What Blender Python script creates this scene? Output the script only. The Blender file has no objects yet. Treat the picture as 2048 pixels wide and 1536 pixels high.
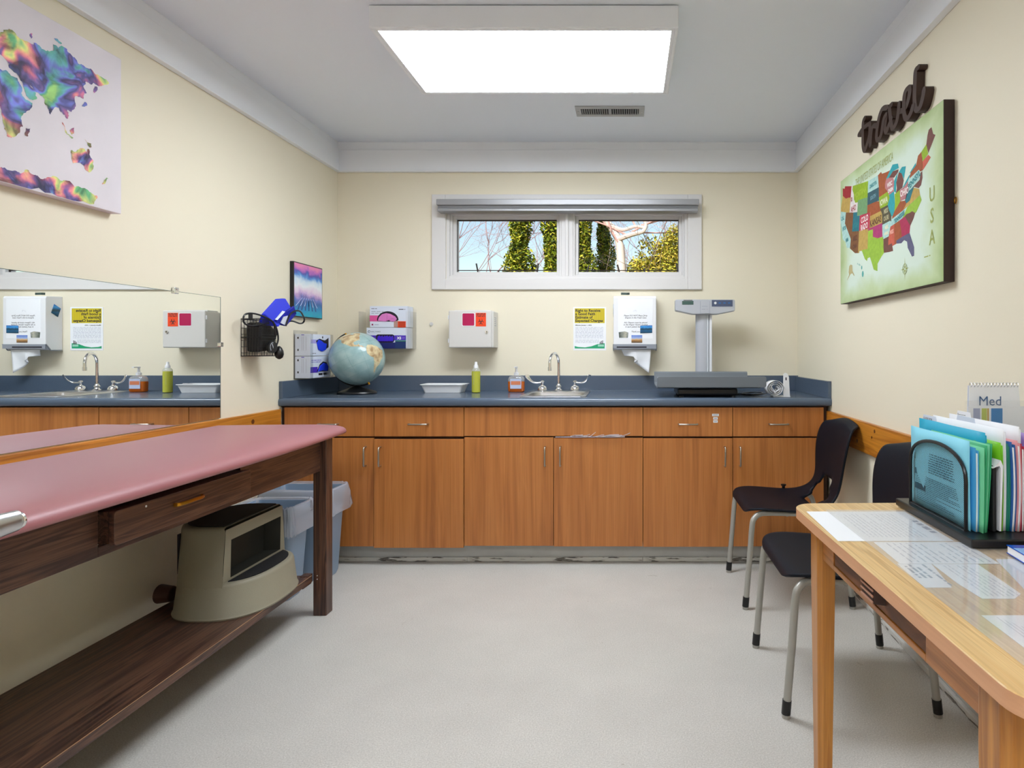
import bpy, bmesh, math, random
from mathutils import Vector, Matrix, noise
random.seed(7)
S = bpy.context.scene
COL = S.collection
H = 1.146            # eye height of the camera

# ------------------------------------------------------------------ camera, world, light, exposure
cam_d = bpy.data.cameras.new('camera'); cam = bpy.data.objects.new('camera', cam_d); COL.objects.link(cam)
cam.location = (0, 0, H); cam.rotation_euler = (math.pi/2, 0, 0)
cam_d.sensor_fit = 'HORIZONTAL'; cam_d.sensor_width = 36; cam_d.lens = 1222/2048*36
cam_d.shift_x = -233/2048; cam_d.shift_y = -66/2048; cam_d.clip_start = .05; cam_d.clip_end = 200
S.camera = cam
S.view_settings.view_transform = 'Standard'; S.view_settings.look = 'None'
S.view_settings.exposure = 0.10; S.view_settings.gamma = 1.0; S.view_settings.use_curve_mapping = False
LENS_POWER = 20.0
W = bpy.data.worlds.new('sky'); S.world = W; W.use_nodes = True
wn = W.node_tree; wb = wn.nodes['Background']
sk = wn.nodes.new('ShaderNodeTexSky'); sk.sky_type = 'NISHITA'; sk.sun_disc = False
sk.sun_elevation = math.radians(38); sk.sun_rotation = math.radians(200); sk.air_density = 1.3; sk.dust_density = .6
wn.links.new(sk.outputs['Color'], wb.inputs['Color']); wb.inputs['Strength'].default_value = .15
sd = bpy.data.lights.new('sun', 'SUN'); sd.energy = 7.0; sd.angle = .01; sd.color = (1, .95, .85)
sun = bpy.data.objects.new('sun', sd); COL.objects.link(sun); sun.rotation_euler = (math.radians(50), 0, math.radians(-25))
sun.location = (0, -5, 8)

# ------------------------------------------------------------------ materials
def lin(h):
    if not isinstance(h, str): return tuple(h) + (1,) if len(h) == 3 else tuple(h)
    h = h.lstrip('#'); o = []
    for i in (0, 2, 4):
        c = int(h[i:i+2], 16)/255; o.append(c/12.92 if c <= .04045 else ((c+.055)/1.055)**2.4)
    return tuple(o) + (1,)
def mat(name, col='#808080', rough=.5, metal=0, spec=.5, emit=None, estr=0, coat=0, bump=None, var=None):
    m = bpy.data.materials.new(name); m.use_nodes = True; nt = m.node_tree; b = nt.nodes['Principled BSDF']
    b.inputs['Base Color'].default_value = lin(col); b.inputs['Roughness'].default_value = rough
    b.inputs['Metallic'].default_value = metal; b.inputs['Specular IOR Level'].default_value = spec
    b.inputs['Coat Weight'].default_value = coat
    if emit: b.inputs['Emission Color'].default_value = lin(emit); b.inputs['Emission Strength'].default_value = estr
    tc = nt.nodes.new('ShaderNodeTexCoord')
    if var:                                  # (scale, amount) mottling of the base colour
        n = nt.nodes.new('ShaderNodeTexNoise'); n.inputs['Scale'].default_value = var[0]; n.inputs['Detail'].default_value = 5
        nt.links.new(tc.outputs['Object'], n.inputs['Vector'])
        hs = nt.nodes.new('ShaderNodeHueSaturation'); hs.inputs['Color'].default_value = lin(col)
        mr = nt.nodes.new('ShaderNodeMapRange'); mr.inputs[1].default_value = .3; mr.inputs[2].default_value = .7
        mr.inputs[3].default_value = 1-var[1]; mr.inputs[4].default_value = 1+var[1]
        nt.links.new(n.outputs['Fac'], mr.inputs[0]); nt.links.new(mr.outputs[0], hs.inputs['Value'])
        nt.links.new(hs.outputs['Color'], b.inputs['Base Color'])
    if bump:                                 # (scale, strength)
        n2 = nt.nodes.new('ShaderNodeTexNoise'); n2.inputs['Scale'].default_value = bump[0]; n2.inputs['Detail'].default_value = 3
        bp = nt.nodes.new('ShaderNodeBump'); bp.inputs['Strength'].default_value = bump[1]; bp.inputs['Distance'].default_value = .002
        nt.links.new(tc.outputs['Object'], n2.inputs['Vector']); nt.links.new(n2.outputs['Fac'], bp.inputs['Height'])
        nt.links.new(bp.outputs['Normal'], b.inputs['Normal'])
    return m
def ramp(nt, stops, interp='LINEAR'):
    r = nt.nodes.new('ShaderNodeValToRGB'); cr = r.color_ramp; cr.interpolation = interp
    while len(cr.elements) < len(stops): cr.elements.new(.5)
    for e, (p, c) in zip(cr.elements, stops): e.position = p; e.color = lin(c)
    return r
def wood(name, stops, axis=2, along=1.2, across=22, rough=.42, dist=1.2, coat=0, fine=.12, bump=.05):
    m = bpy.data.materials.new(name); m.use_nodes = True; nt = m.node_tree; b = nt.nodes['Principled BSDF']
    L = nt.links.new
    tc = nt.nodes.new('ShaderNodeTexCoord'); oi = nt.nodes.new('ShaderNodeObjectInfo')
    mul = nt.nodes.new('ShaderNodeMath'); mul.operation = 'MULTIPLY'; mul.inputs[1].default_value = 9
    L(oi.outputs['Random'], mul.inputs[0])
    va = nt.nodes.new('ShaderNodeVectorMath'); va.operation = 'ADD'
    L(tc.outputs['Object'], va.inputs[0]); L(mul.outputs[0], va.inputs[1])
    mp = nt.nodes.new('ShaderNodeMapping'); s = [across]*3; s[axis] = along; mp.inputs['Scale'].default_value = s
    L(va.outputs[0], mp.inputs['Vector'])
    n = nt.nodes.new('ShaderNodeTexNoise'); n.inputs['Scale'].default_value = 1; n.inputs['Detail'].default_value = 4
    n.inputs['Distortion'].default_value = dist
    L(mp.outputs['Vector'], n.inputs['Vector'])
    mp2 = nt.nodes.new('ShaderNodeMapping'); s = [across*9]*3; s[axis] = along*3; mp2.inputs['Scale'].default_value = s
    L(va.outputs[0], mp2.inputs['Vector'])
    n2 = nt.nodes.new('ShaderNodeTexNoise'); n2.inputs['Scale'].default_value = 1; n2.inputs['Detail'].default_value = 2
    L(mp2.outputs['Vector'], n2.inputs['Vector'])
    r = ramp(nt, stops); L(n.outputs['Fac'], r.inputs['Fac'])
    mr = nt.nodes.new('ShaderNodeMapRange'); mr.inputs[1].default_value = .3; mr.inputs[2].default_value = .7
    mr.inputs[3].default_value = 1-fine; mr.inputs[4].default_value = 1+fine; L(n2.outputs['Fac'], mr.inputs[0])
    hs = nt.nodes.new('ShaderNodeHueSaturation'); L(r.outputs['Color'], hs.inputs['Color']); L(mr.outputs[0], hs.inputs['Value'])
    L(hs.outputs['Color'], b.inputs['Base Color'])
    b.inputs['Roughness'].default_value = rough; b.inputs['Coat Weight'].default_value = coat; b.inputs['Coat Roughness'].default_value = .15
    bp = nt.nodes.new('ShaderNodeBump'); bp.inputs['Strength'].default_value = bump; bp.inputs['Distance'].default_value = .001
    L(n2.outputs['Fac'], bp.inputs['Height']); L(bp.outputs['Normal'], b.inputs['Normal'])
    return m
def clear(name, col='#ffffff', opac=.1, rough=.05, gl=.08, fr=.35):
    """thin clear sheet: mostly see-through, some milky body, some reflection"""
    m = bpy.data.materials.new(name); m.use_nodes = True; nt = m.node_tree; nt.nodes.remove(nt.nodes['Principled BSDF'])
    L = nt.links.new; out = nt.nodes['Material Output']
    t = nt.nodes.new('ShaderNodeBsdfTransparent'); d = nt.nodes.new('ShaderNodeBsdfDiffuse'); d.inputs['Color'].default_value = lin(col)
    g = nt.nodes.new('ShaderNodeBsdfGlossy'); g.inputs['Roughness'].default_value = rough
    a = nt.nodes.new('ShaderNodeMixShader'); a.inputs[0].default_value = opac; L(t.outputs[0], a.inputs[1]); L(d.outputs[0], a.inputs[2])
    f = nt.nodes.new('ShaderNodeLayerWeight'); f.inputs['Blend'].default_value = .25
    mu = nt.nodes.new('ShaderNodeMath'); mu.operation = 'MULTIPLY_ADD'; mu.inputs[1].default_value = fr; mu.inputs[2].default_value = gl
    L(f.outputs['Fresnel'], mu.inputs[0])
    b = nt.nodes.new('ShaderNodeMixShader'); L(mu.outputs[0], b.inputs[0]); L(a.outputs[0], b.inputs[1]); L(g.outputs[0], b.inputs[2])
    L(b.outputs[0], out.inputs['Surface'])
    return m

M = {}
M['wall'] = mat('cream_wall_paint', '#e8e0ca', .6, bump=(120, .08))
M['white'] = mat('white_trim_paint', '#eff2f8', .45); M['casing'] = mat('toned_down_trim_paint', '#dbd9d8', .45)  # casing: the same trim paint, darkened to offset the direct light on it
M['ceil'] = mat('ceiling_paint', '#ebf0f9', .75, bump=(90, .1))
M['cab'] = wood('cherry_laminate', [(.25, '#9c5e30'), (.45, '#b37038'), (.6, '#bd7a40'), (.8, '#a76533')], 2, .9, 20, .36, 1.3, fine=.08)
M['cabh'] = M['cab']
M['cabdark'] = mat('cabinet_gap', '#3a2113', .8)
M['walnut'] = wood('walnut_laminate', [(.28, '#271815'), (.42, '#45302a'), (.52, '#674838'), (.60, '#38241f'), (.75, '#7a5846')], 1, 1.3, 26, .35, 1.5, fine=.2)
M['walnutz'] = wood('walnut_laminate_upright', [(.28, '#271815'), (.42, '#45302a'), (.52, '#674838'), (.60, '#38241f'), (.75, '#7a5846')], 2, 1.3, 26, .35, 1.5, fine=.2)
M['pine'] = wood('stained_pine', [(.3, '#b5701f'), (.5, '#c9842c'), (.62, '#a5621b'), (.8, '#d08e36')], 1, .9, 16, .4, 1.4, coat=.3)
M['oak'] = wood('oak_laminate', [(.3, '#cfa66c'), (.44, '#dbb880'), (.50, '#c39a62'), (.56, '#dfbd86'), (.85, '#cba068')], 1, 1.0, 34, .33, 1.2, fine=.09)
M['oakedge'] = wood('pale_edge_banding', [(.3, '#c8926a'), (.7, '#d6a27c')], 1, 1, 12, .4, .5, fine=.05)
M['oakleg'] = wood('varnished_oak', [(.3, '#a86a24'), (.5, '#bd8035'), (.6, '#9a5d1e'), (.8, '#c98d3f')], 2, 1.2, 22, .35, 1.2, coat=.3)
M['worn'] = wood('worn_drawer_wood', [(.3, '#4a2c1e'), (.5, '#6b4228'), (.65, '#8a5530'), (.85, '#57341f')], 1, 4, 14, .5, 2.5)
M['edge_light'] = wood('laminate_edge', [(.3, '#8a5a3c'), (.7, '#6a4030')], 1, 2, 10)
M['vinyl'] = mat('maroon_vinyl', '#a4656b', .42, bump=(350, .06), coat=.6); M['vinyl'].node_tree.nodes['Principled BSDF'].inputs['Coat Roughness'].default_value = .5
M['counter'] = mat('slate_blue_laminate', '#505e70', .2, bump=(500, .03), var=(380, .1))
M['steel'] = mat('brushed_steel', '#c6c6c8', .28, 1); M['chrome'] = mat('chrome', '#e6e6e8', .07, 1)
M['satin'] = mat('satin_nickel', '#b4aea4', .3, 1); M['brass'] = mat('brass', '#c08a2c', .3, 1)
M['black'] = mat('black_plastic', '#0d0d10', .35); M['blackm'] = mat('black_wire', '#060607', .4)
M['bluerub'] = mat('black_rubber_tube', '#15161a', .35)
M['seat'] = mat('charcoal_chair_plastic', '#090e1a', .55, spec=.22, bump=(900, .1)); M['tube'] = mat('grey_metal_tube', '#a6a49d', .35, .25)
M['paper'] = mat('white_paper', '#eff1f5', .6); M['paperb'] = mat('bluish_paper', '#d9e0ee', .6)
M['ink'] = mat('dark_ink', '#20232c', .6); M['inkg'] = mat('grey_ink', '#9aa0b0', .6); M['inkl'] = mat('light_grey_ink', '#b9bdcb', .6)
M['navy'] = mat('navy_print', '#0a1a66', .5); M['purple'] = mat('purple_print', '#4b2bb8', .5)
M['plast'] = mat('white_plastic', '#e6e7ea', .32); M['plastg'] = mat('beige_plastic', '#d3d1cd', .35)
M['magenta'] = mat('magenta_plastic', '#b40d52', .3); M['orange'] = mat('orange_label', '#ee4716', .5)
M['mirror'] = mat('mirror_silver', '#f1f4f4', .0, 1)
M['glass'] = clear('window_glass', opac=.0, gl=.0, fr=.04); M['acryl'] = clear('clear_acrylic', '#f2f6f2', .02, .05, .005)
M['film'] = clear('clear_desk_cover', '#ffffff', .11, .10, .0)
M['bag'] = clear('trash_bag_film', '#dfe2ee', .36, .25, .05)
M['stool'] = mat('beige_moulded_plastic', '#918c7a', .5, bump=(400, .2), var=(6, .05)); M['tread'] = mat('black_tread', '#0d0e12', .8, bump=(500, .5))
M['bin'] = mat('blue_grey_bin', '#8ea4bd', .45); M['binw'] = mat('pale_bin', '#c9ccd3', .45)
M['blue'] = mat('royal_blue_nylon', '#0a22c8', .55, bump=(300, .2)); M['gblue'] = mat('blue_gloves', '#1438e0', .5); M['gpurp'] = mat('violet_gloves', '#3a14c8', .5)
M['pink'] = mat('pink_gloves', '#d77ac0', .5); M['pinkp'] = mat('pink_print', '#e0559a', .5); M['dark'] = mat('dark_opening', '#1a1420', .8)
M['green'] = mat('green_print', '#15a06e', .5); M['yellow'] = mat('yellow_print', '#d2bf22', .5); M['yellowd'] = mat('yellow_stripe', '#c3ae1c', .5)
M['label'] = mat('label_grey_blue', '#b9c4dd', .5)
WORLD = [
  [(1.745, 2.026), (1.769, 2.067), (1.794, 2.092), (1.806, 2.093), (1.828, 2.08), (1.849, 2.083), (1.881, 2.09), (1.895, 2.083), (1.913, 2.088), (1.932, 2.116), (1.962, 2.126), (1.982, 2.117), (2.007, 2.111), (2.028, 2.097), (2.061, 2.098), (2.094, 2.094), (2.117, 2.091), (2.14, 2.082), (2.105, 2.059), (2.083, 2.057), (2.05, 2.05), (2.039, 2.03), (2.052, 2.012), (2.039, 1.987), (2.012, 1.986), (2.007, 1.974), (2.012, 1.953), (1.997, 1.928), (1.977, 1.929), (1.987, 1.91), (1.982, 1.899), (1.967, 1.907), (1.952, 1.922), (1.942, 1.922), (1.93, 1.906), (1.923, 1.89), (1.916, 1.905), (1.904, 1.932), (1.885, 1.942), (1.865, 1.951), (1.856, 1.955), (1.876, 1.938), (1.879, 1.921), (1.861, 1.912), (1.845, 1.92), (1.828, 1.956), (1.815, 1.972), (1.794, 1.979), (1.769, 2.005), (1.753, 1.993), (1.73, 1.978)] ,
  [(1.769, 1.963), (1.794, 1.962), (1.819, 1.959), (1.828, 1.943), (1.843, 1.906), (1.865, 1.903), (1.854, 1.876), (1.836, 1.856), (1.836, 1.822), (1.815, 1.784), (1.802, 1.774), (1.788, 1.775), (1.782, 1.802), (1.773, 1.832), (1.769, 1.855), (1.745, 1.866), (1.718, 1.859), (1.707, 1.886), (1.726, 1.935), (1.749, 1.958)] ,
  [(1.845, 1.819), (1.858, 1.824), (1.852, 1.797), (1.843, 1.796)] ,
  [(1.962, 1.882), (1.972, 1.872), (1.979, 1.856), (2.002, 1.845), (1.997, 1.84), (1.974, 1.852)] ,
  [(1.989, 1.864), (2.005, 1.879), (2.005, 1.86), (1.994, 1.854)] ,
  [(2.044, 1.855), (2.069, 1.849), (2.069, 1.835), (2.055, 1.84)] ,
  [(1.994, 1.801), (2.026, 1.82), (2.044, 1.822), (2.055, 1.804), (2.061, 1.827), (2.077, 1.794), (2.077, 1.765), (2.061, 1.748), (2.039, 1.767), (2.002, 1.761), (1.996, 1.773)] ,
  [(2.111, 1.723), (2.131, 1.751), (2.14, 1.748), (2.123, 1.726)] ,
  [(2.034, 1.961), (2.05, 1.98), (2.054, 1.972), (2.044, 1.963)] ,
  [(2.08, 2.024), (2.083, 2.049), (2.094, 2.049), (2.089, 2.033)] ,
  [(1.935, 2.137), (1.944, 2.14), (1.962, 2.135), (1.954, 2.129)] ,
  [(1.856, 2.108), (1.865, 2.115), (1.861, 2.097)] ,
  [(1.692, 1.674), (1.769, 1.677), (1.811, 1.681), (1.832, 1.679), (1.854, 1.694), (1.881, 1.686), (1.899, 1.68), (1.918, 1.692), (1.957, 1.692), (1.977, 1.698), (2.007, 1.683), (2.05, 1.689), (2.072, 1.68), (2.094, 1.671), (2.077, 1.645), (1.947, 1.639), (1.769, 1.633), (1.692, 1.628)] ,
]
TRAVEL = [
  [(2.717, 2.182), (2.736, 2.169), (2.739, 2.115), (2.736, 2.064), (2.717, 2.038), (2.691, 2.055), (2.662, 2.088), (2.655, 2.136)] ,
  [(2.79, 2.133), (2.736, 2.143), (2.655, 2.136)] ,
  [(2.655, 2.136), (2.655, 2.099), (2.655, 2.037), (2.64, 2.094), (2.619, 2.11), (2.585, 2.099)] ,
  [(2.481, 2.135), (2.525, 2.147), (2.558, 2.127), (2.578, 2.085), (2.585, 2.052), (2.571, 2.035), (2.538, 2.044), (2.512, 2.096), (2.487, 2.108)] ,
  [(2.487, 2.108), (2.496, 2.082), (2.5, 2.057), (2.487, 2.039), (2.462, 2.056), (2.438, 2.073)] ,
  [(2.438, 2.13), (2.456, 2.125), (2.45, 2.091), (2.438, 2.047), (2.423, 2.03), (2.39, 2.043), (2.373, 2.079), (2.368, 2.105)] ,
  [(2.379, 2.076), (2.323, 2.067), (2.296, 2.083), (2.28, 2.11), (2.285, 2.13), (2.307, 2.131), (2.323, 2.114), (2.326, 2.068), (2.317, 2.035), (2.296, 2.02), (2.269, 2.029), (2.249, 2.049)] ,
  [(2.213, 2.174), (2.233, 2.169), (2.238, 2.129), (2.241, 2.07), (2.233, 2.036), (2.218, 2.022), (2.194, 2.027), (2.174, 2.054), (2.167, 2.074)] ,
]
# ------------------------------------------------------------------ mesh builder
ORG = {}
def rotz(a): return Matrix.Rotation(a, 4, 'Z')
class MB:
    def __init__(s): s.v = []; s.f = []; s.m = []
    def add(s, vs, fs, m=0):
        o = len(s.v); s.v += [Vector(p) for p in vs]
        for f in fs: s.f.append([o+i for i in f]); s.m.append(m)
        return s
    def box(s, x0, x1, y0, y1, z0, z1, m=0):
        return s.add([(x, y, z) for x in (x0, x1) for y in (y0, y1) for z in (z0, z1)],
            [(0, 1, 3, 2), (4, 6, 7, 5), (0, 4, 5, 1), (2, 3, 7, 6), (0, 2, 6, 4), (1, 5, 7, 3)], m)
    def obox(s, c, size, R=None, m=0):
        R = R or Matrix.Identity(4); c = Vector(c); h = [t/2 for t in size]
        vs = [c + (R @ Vector((x*h[0], y*h[1], z*h[2]))) for x in (-1, 1) for y in (-1, 1) for z in (-1, 1)]
        return s.add(vs, [(0, 1, 3, 2), (4, 6, 7, 5), (0, 4, 5, 1), (2, 3, 7, 6), (0, 2, 6, 4), (1, 5, 7, 3)], m)
    def tube(s, pts, r, n=10, m=0, caps=True, closed=False):
        pts = [Vector(p) for p in pts]; N = len(pts); rr = r if isinstance(r, (list, tuple)) else [r]*N
        t0 = (pts[1]-pts[0]).normalized(); u = t0.orthogonal().normalized(); rings = []
        for i, p in enumerate(pts):
            if closed: t = (pts[(i+1) % N]-pts[i-1]).normalized()
            else: t = (pts[min(i+1, N-1)]-pts[max(i-1, 0)]).normalized()
            u = (u - t*u.dot(t)).normalized(); w = t.cross(u)
            rings.append([p + (u*math.cos(2*math.pi*k/n) + w*math.sin(2*math.pi*k/n))*rr[i] for k in range(n)])
        return s.loft(rings, m, caps and not closed, closed)
    def loft(s, rings, m=0, caps=True, closed=False, capa=None, capb=None):
        n = len(rings[0]); vs = [p for r in rings for p in r]; fs = []; K = len(rings)
        for i in range(K if closed else K-1):
            a = i*n; b = ((i+1) % K)*n
            for k in range(n): fs.append((a+k, a+(k+1) % n, b+(k+1) % n, b+k))
        if capa if capa is not None else caps: fs.append(tuple(range(n))[::-1])
        if capb if capb is not None else caps: fs.append(tuple((K-1)*n+k for k in range(n)))
        return s.add(vs, fs, m)
    def cyl(s, p0, p1, r0, r1=None, n=20, m=0): return s.tube([p0, p1], [r0, r0 if r1 is None else r1], n, m)
    def lathe(s, prof, c, n=28, m=0, caps=True, sy=1):
        c = Vector(c)
        return s.loft([[c + Vector((r*math.cos(2*math.pi*k/n), sy*r*math.sin(2*math.pi*k/n), z)) for k in range(n)] for r, z in prof], m, caps)
    def prism(s, pts, off, m=0):
        a = [Vector(p) for p in pts]; o = Vector(off); return s.loft([a, [p+o for p in a]], m)
    def poly(s, pts, m=0): return s.add(pts, [tuple(range(len(pts)))], m)
    def sphere(s, c, r, m=0, n=20, sc=(1, 1, 1)):
        c = Vector(c); rings = []
        for i in range(n//2+1):
            a = math.pi*i/(n//2); rr = max(r*math.sin(a), 1e-5)
            rings.append([c + Vector((rr*math.cos(2*math.pi*k/n)*sc[0], rr*math.sin(2*math.pi*k/n)*sc[1], -r*math.cos(a)*sc[2])) for k in range(n)])
        return s.loft(rings, m, True)
    def text(s, body, size, o, right=(1, 0, 0), up=(0, 0, 1), m=0, al='LEFT', bold=0, sx=1, sp=1, shear=0):
        cu = bpy.data.curves.new('t', 'FONT'); cu.body = body; cu.size = size; cu.align_x = al; cu.offset = bold
        cu.resolution_u = 2; cu.space_character = sp; cu.shear = shear
        ob = bpy.data.objects.new('t', cu); me = bpy.data.meshes.new_from_object(ob)
        o = Vector(o); R = Vector(right).normalized(); U = Vector(up).normalized()
        s.add([o + R*v.co.x*sx + U*v.co.y for v in me.vertices], [tuple(p.vertices) for p in me.polygons], m)
        bpy.data.objects.remove(ob); bpy.data.curves.remove(cu); bpy.data.meshes.remove(me); return s
    def build(s, name, mats, parent=None, bevel=0, smooth=False, sub=0, solid=0, loc=None, local=False, seg=2, flip=False, ang=40):
        if not isinstance(mats, (list, tuple)): mats = [mats]
        if parent is not None: org = Vector((0, 0, 0)) if local else ORG[parent.name]
        elif loc is not None: org = Vector(loc)
        else:
            xs = [p.x for p in s.v]; ys = [p.y for p in s.v]; zs = [p.z for p in s.v]
            org = Vector(((min(xs)+max(xs))/2, (min(ys)+max(ys))/2, min(zs)))
        me = bpy.data.meshes.new(name); me.from_pydata([p-org for p in s.v], [], s.f)
        for t in mats: me.materials.append(t)
        me.polygons.foreach_set('material_index', s.m)
        bm = bmesh.new(); bm.from_mesh(me)
        if not flip: bmesh.ops.recalc_face_normals(bm, faces=bm.faces)
        bm.to_mesh(me); bm.free()
        if smooth:
            me.polygons.foreach_set('use_smooth', [True]*len(me.polygons)); me.set_sharp_from_angle(angle=math.radians(ang))
        me.update()
        ob = bpy.data.objects.new(name, me); COL.objects.link(ob)
        if parent is not None: ob.parent = parent; ORG[ob.name] = ORG.get(parent.name, Vector((0, 0, 0)))
        else: ob.location = org; ORG[ob.name] = org
        if solid: md = ob.modifiers.new('thickness', 'SOLIDIFY'); md.thickness = solid; md.offset = 0
        if bevel: md = ob.modifiers.new('bevel', 'BEVEL'); md.width = bevel; md.segments = seg; md.limit_method = 'ANGLE'; md.angle_limit = math.radians(35)
        if sub: md = ob.modifiers.new('sub', 'SUBSURF'); md.levels = sub; md.render_levels = sub
        return ob
def tag(o, label=None, cat=None, group=None, kind=None):
    if label: o['label'] = label
    if cat: o['category'] = cat
    if group: o['group'] = group
    if kind: o['kind'] = kind
    return o
def thing(name, label, cat, loc, group=None):
    o = bpy.data.objects.new(name, None); COL.objects.link(o); o.location = loc; o.empty_display_size = .05
    ORG[o.name] = Vector(loc); return tag(o, label, cat, group)
def struct(o): o['kind'] = 'structure'; return o
def catmull(P, k=6):
    P = [Vector(p) for p in P]; out = []
    for i in range(len(P)-1):
        a = P[max(i-1, 0)]; b = P[i]; c = P[i+1]; d = P[min(i+2, len(P)-1)]
        for j in range(k):
            t = j/k; out.append(.5*((2*b)+(c-a)*t+(2*a-5*b+4*c-d)*t*t+(3*b-a-3*c+d)*t**3))
    return out+[P[-1]]
def rrect(x0, x1, y0, y1, r, z, k=5):
    out = []
    for cx, cy, a0 in ((x1-r, y1-r, 0), (x0+r, y1-r, 90), (x0+r, y0+r, 180), (x1-r, y0+r, 270)):
        for j in range(k+1):
            a = math.radians(a0+90*j/k); out.append(Vector((cx+r*math.cos(a), cy+r*math.sin(a), z)))
    return out
def scribble(mb, x0, x1, z0, z1, rows, y, m, dens=.8, hgt=.35, seed=1, right=(1, 0, 0), up=(0, 0, 1), o=(0, 0, 0)):
    """rows of word-sized dashes that stand for print too small to read"""
    rnd = random.Random(seed); R = Vector(right); U = Vector(up); O = Vector(o); dz = (z1-z0)/rows
    for i in range(rows):
        x = x0; zz = z1-dz*(i+.7); xe = x1 if rnd.random() < .8 else x0+(x1-x0)*rnd.uniform(.4, .9)
        while x < xe:
            w = min(rnd.uniform(.5, 2.2)*dz*1.3, xe-x)
            a = [(x, zz), (x+w, zz), (x+w, zz+dz*hgt), (x, zz+dz*hgt)]
            mb.poly([O+R*p+U*q for p, q in a], m); x += w+dz*.45

# ------------------------------------------------------------------ room shell
XL, XR, YB, YF, ZC = -1.858, 1.079, 3.9, -1.7, 2.477
def floor_mat():
    m = bpy.data.materials.new('speckled_vinyl_floor'); m.use_nodes = True; nt = m.node_tree; b = nt.nodes['Principled BSDF']; L = nt.links.new
    tc = nt.nodes.new('ShaderNodeTexCoord')
    n = nt.nodes.new('ShaderNodeTexNoise'); n.inputs['Scale'].default_value = 230; n.inputs['Detail'].default_value = 4; n.inputs['Roughness'].default_value = .75
    L(tc.outputs['Object'], n.inputs['Vector'])
    r = ramp(nt, [(.30, '#a8a49f'), (.44, '#c0bdb7'), (.55, '#cbc8c2'), (.70, '#e0ddd8')]); L(n.outputs['Fac'], r.inputs['Fac'])
    n2 = nt.nodes.new('ShaderNodeTexNoise'); n2.inputs['Scale'].default_value = 2.2; n2.inputs['Detail'].default_value = 7; n2.inputs['Roughness'].default_value = .65
    L(tc.outputs['Object'], n2.inputs['Vector'])
    mr = nt.nodes.new('ShaderNodeMapRange'); mr.inputs[1].default_value = .3; mr.inputs[2].default_value = .7; mr.inputs[3].default_value = .92; mr.inputs[4].default_value = 1.05
    L(n2.outputs['Fac'], mr.inputs[0])
    n3 = nt.nodes.new('ShaderNodeTexNoise'); n3.inputs['Scale'].default_value = 9; n3.inputs['Detail'].default_value = 9; n3.inputs['Distortion'].default_value = 1.5
    L(tc.outputs['Object'], n3.inputs['Vector'])
    r3 = ramp(nt, [(.0, (1, 1, 1)), (.70, (1, 1, 1)), (.76, (.55, .5, .45)), (1, (.5, .45, .4))]); L(n3.outputs['Fac'], r3.inputs['Fac'])
    hs = nt.nodes.new('ShaderNodeHueSaturation'); L(r.outputs['Color'], hs.inputs['Color']); L(mr.outputs[0], hs.inputs['Value'])
    mx = nt.nodes.new('ShaderNodeMix'); mx.data_type = 'RGBA'; mx.blend_type = 'MULTIPLY'; mx.inputs[0].default_value = .6
    L(hs.outputs['Color'], mx.inputs[6]); L(r3.outputs['Color'], mx.inputs[7]); L(mx.outputs[2], b.inputs['Base Color'])
    b.inputs['Roughness'].default_value = .42
    return m
M['floor'] = floor_mat()
struct(MB().box(XL-.12, XR+.12, YF-.12, YB+.15, -.1, 0).build('floor', M['floor'], loc=(0, 0, 0)))
struct(MB().box(XL-.12, XR+.12, YF-.12, YB+.15, ZC, ZC+.15).build('ceiling', M['ceil']))
struct(MB().box(XL-.12, XL, YF-.12, YB+.15, 0, ZC).build('wall_left', M['wall']))
struct(MB().box(XR, XR+.12, YF-.12, YB+.15, 0, ZC).build('wall_right', M['wall']))
struct(MB().box(XL, XR, YF-.12, YF, 0, ZC).build('wall_front', M['wall']))
WX0, WX1, WZ0, WZ1 = -1.165, .377, 1.605, 2.05
b = MB(); b.box(XL, WX0, YB, YB+.15, 0, ZC); b.box(WX1, XR, YB, YB+.15, 0, ZC); b.box(WX0, WX1, YB, YB+.15, 0, WZ0); b.box(WX0, WX1, YB, YB+.15, WZ1, ZC)
struct(b.build('wall_back', M['wall']))
# white cornice board with a set-back frieze above it
t1 = .02
b = MB()
b.box(XL, XR, YB-t1, YB, 2.288, 2.424); b.box(XL, XR, YB-.012, YB, 2.424, ZC)
b.box(XL, XR, YB-.03, YB, 2.284, 2.292); struct(b.build('trim_1', M['white'], bevel=.002))
b = MB(); b.box(XL, XL+t1, YF, YB-t1, 2.288, 2.424); b.box(XL, XL+.012, YF, YB-.012, 2.424, ZC); b.box(XL, XL+.03, YF, YB-.03, 2.284, 2.292); struct(b.build('trim_2', M['white'], bevel=.002))
b = MB(); b.box(XR-t1, XR, YF, YB-t1, 2.288, 2.424); b.box(XR-.012, XR, YF, YB-.012, 2.424, ZC); b.box(XR-.03, XR, YF, YB-.03, 2.284, 2.292); struct(b.build('trim_3', M['white'], bevel=.002))
b = MB(); b.box(XL, XR, YF, YF+t1, 2.288, 2.424); struct(b.build('trim_4', M['white'], bevel=.002))
# stained pine rails
struct(MB().box(XL, XL+.02, YF, 3.235, .70, .838).build('trim_5', M['pine'], bevel=.003))
struct(MB().box(XR-.02, XR, YF, 3.30, .688, .826).build('trim_6', M['pine'], bevel=.003))
# knots in the pine
b = MB()
for y, z, r in ((2.99, .80, .012), (2.2, .76, .009), (1.5, .79, .010)): b.cyl((XL+.0195, y, z), (XL+.0206, y, z), r, n=14)
for y, z, r in ((2.95, .795, .010), (2.63, .80, .008), (2.66, .77, .006), (2.83, .73, .009), (2.4, .77, .01)): b.cyl((XR-.0195, y, z), (XR-.0206, y, z), r, n=14)
b.build('knot', mat('pine_knot', '#5e2c0c', .4)); kn = bpy.data.objects['knot']; kn.name = 'trim_7'; struct(kn)
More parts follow.
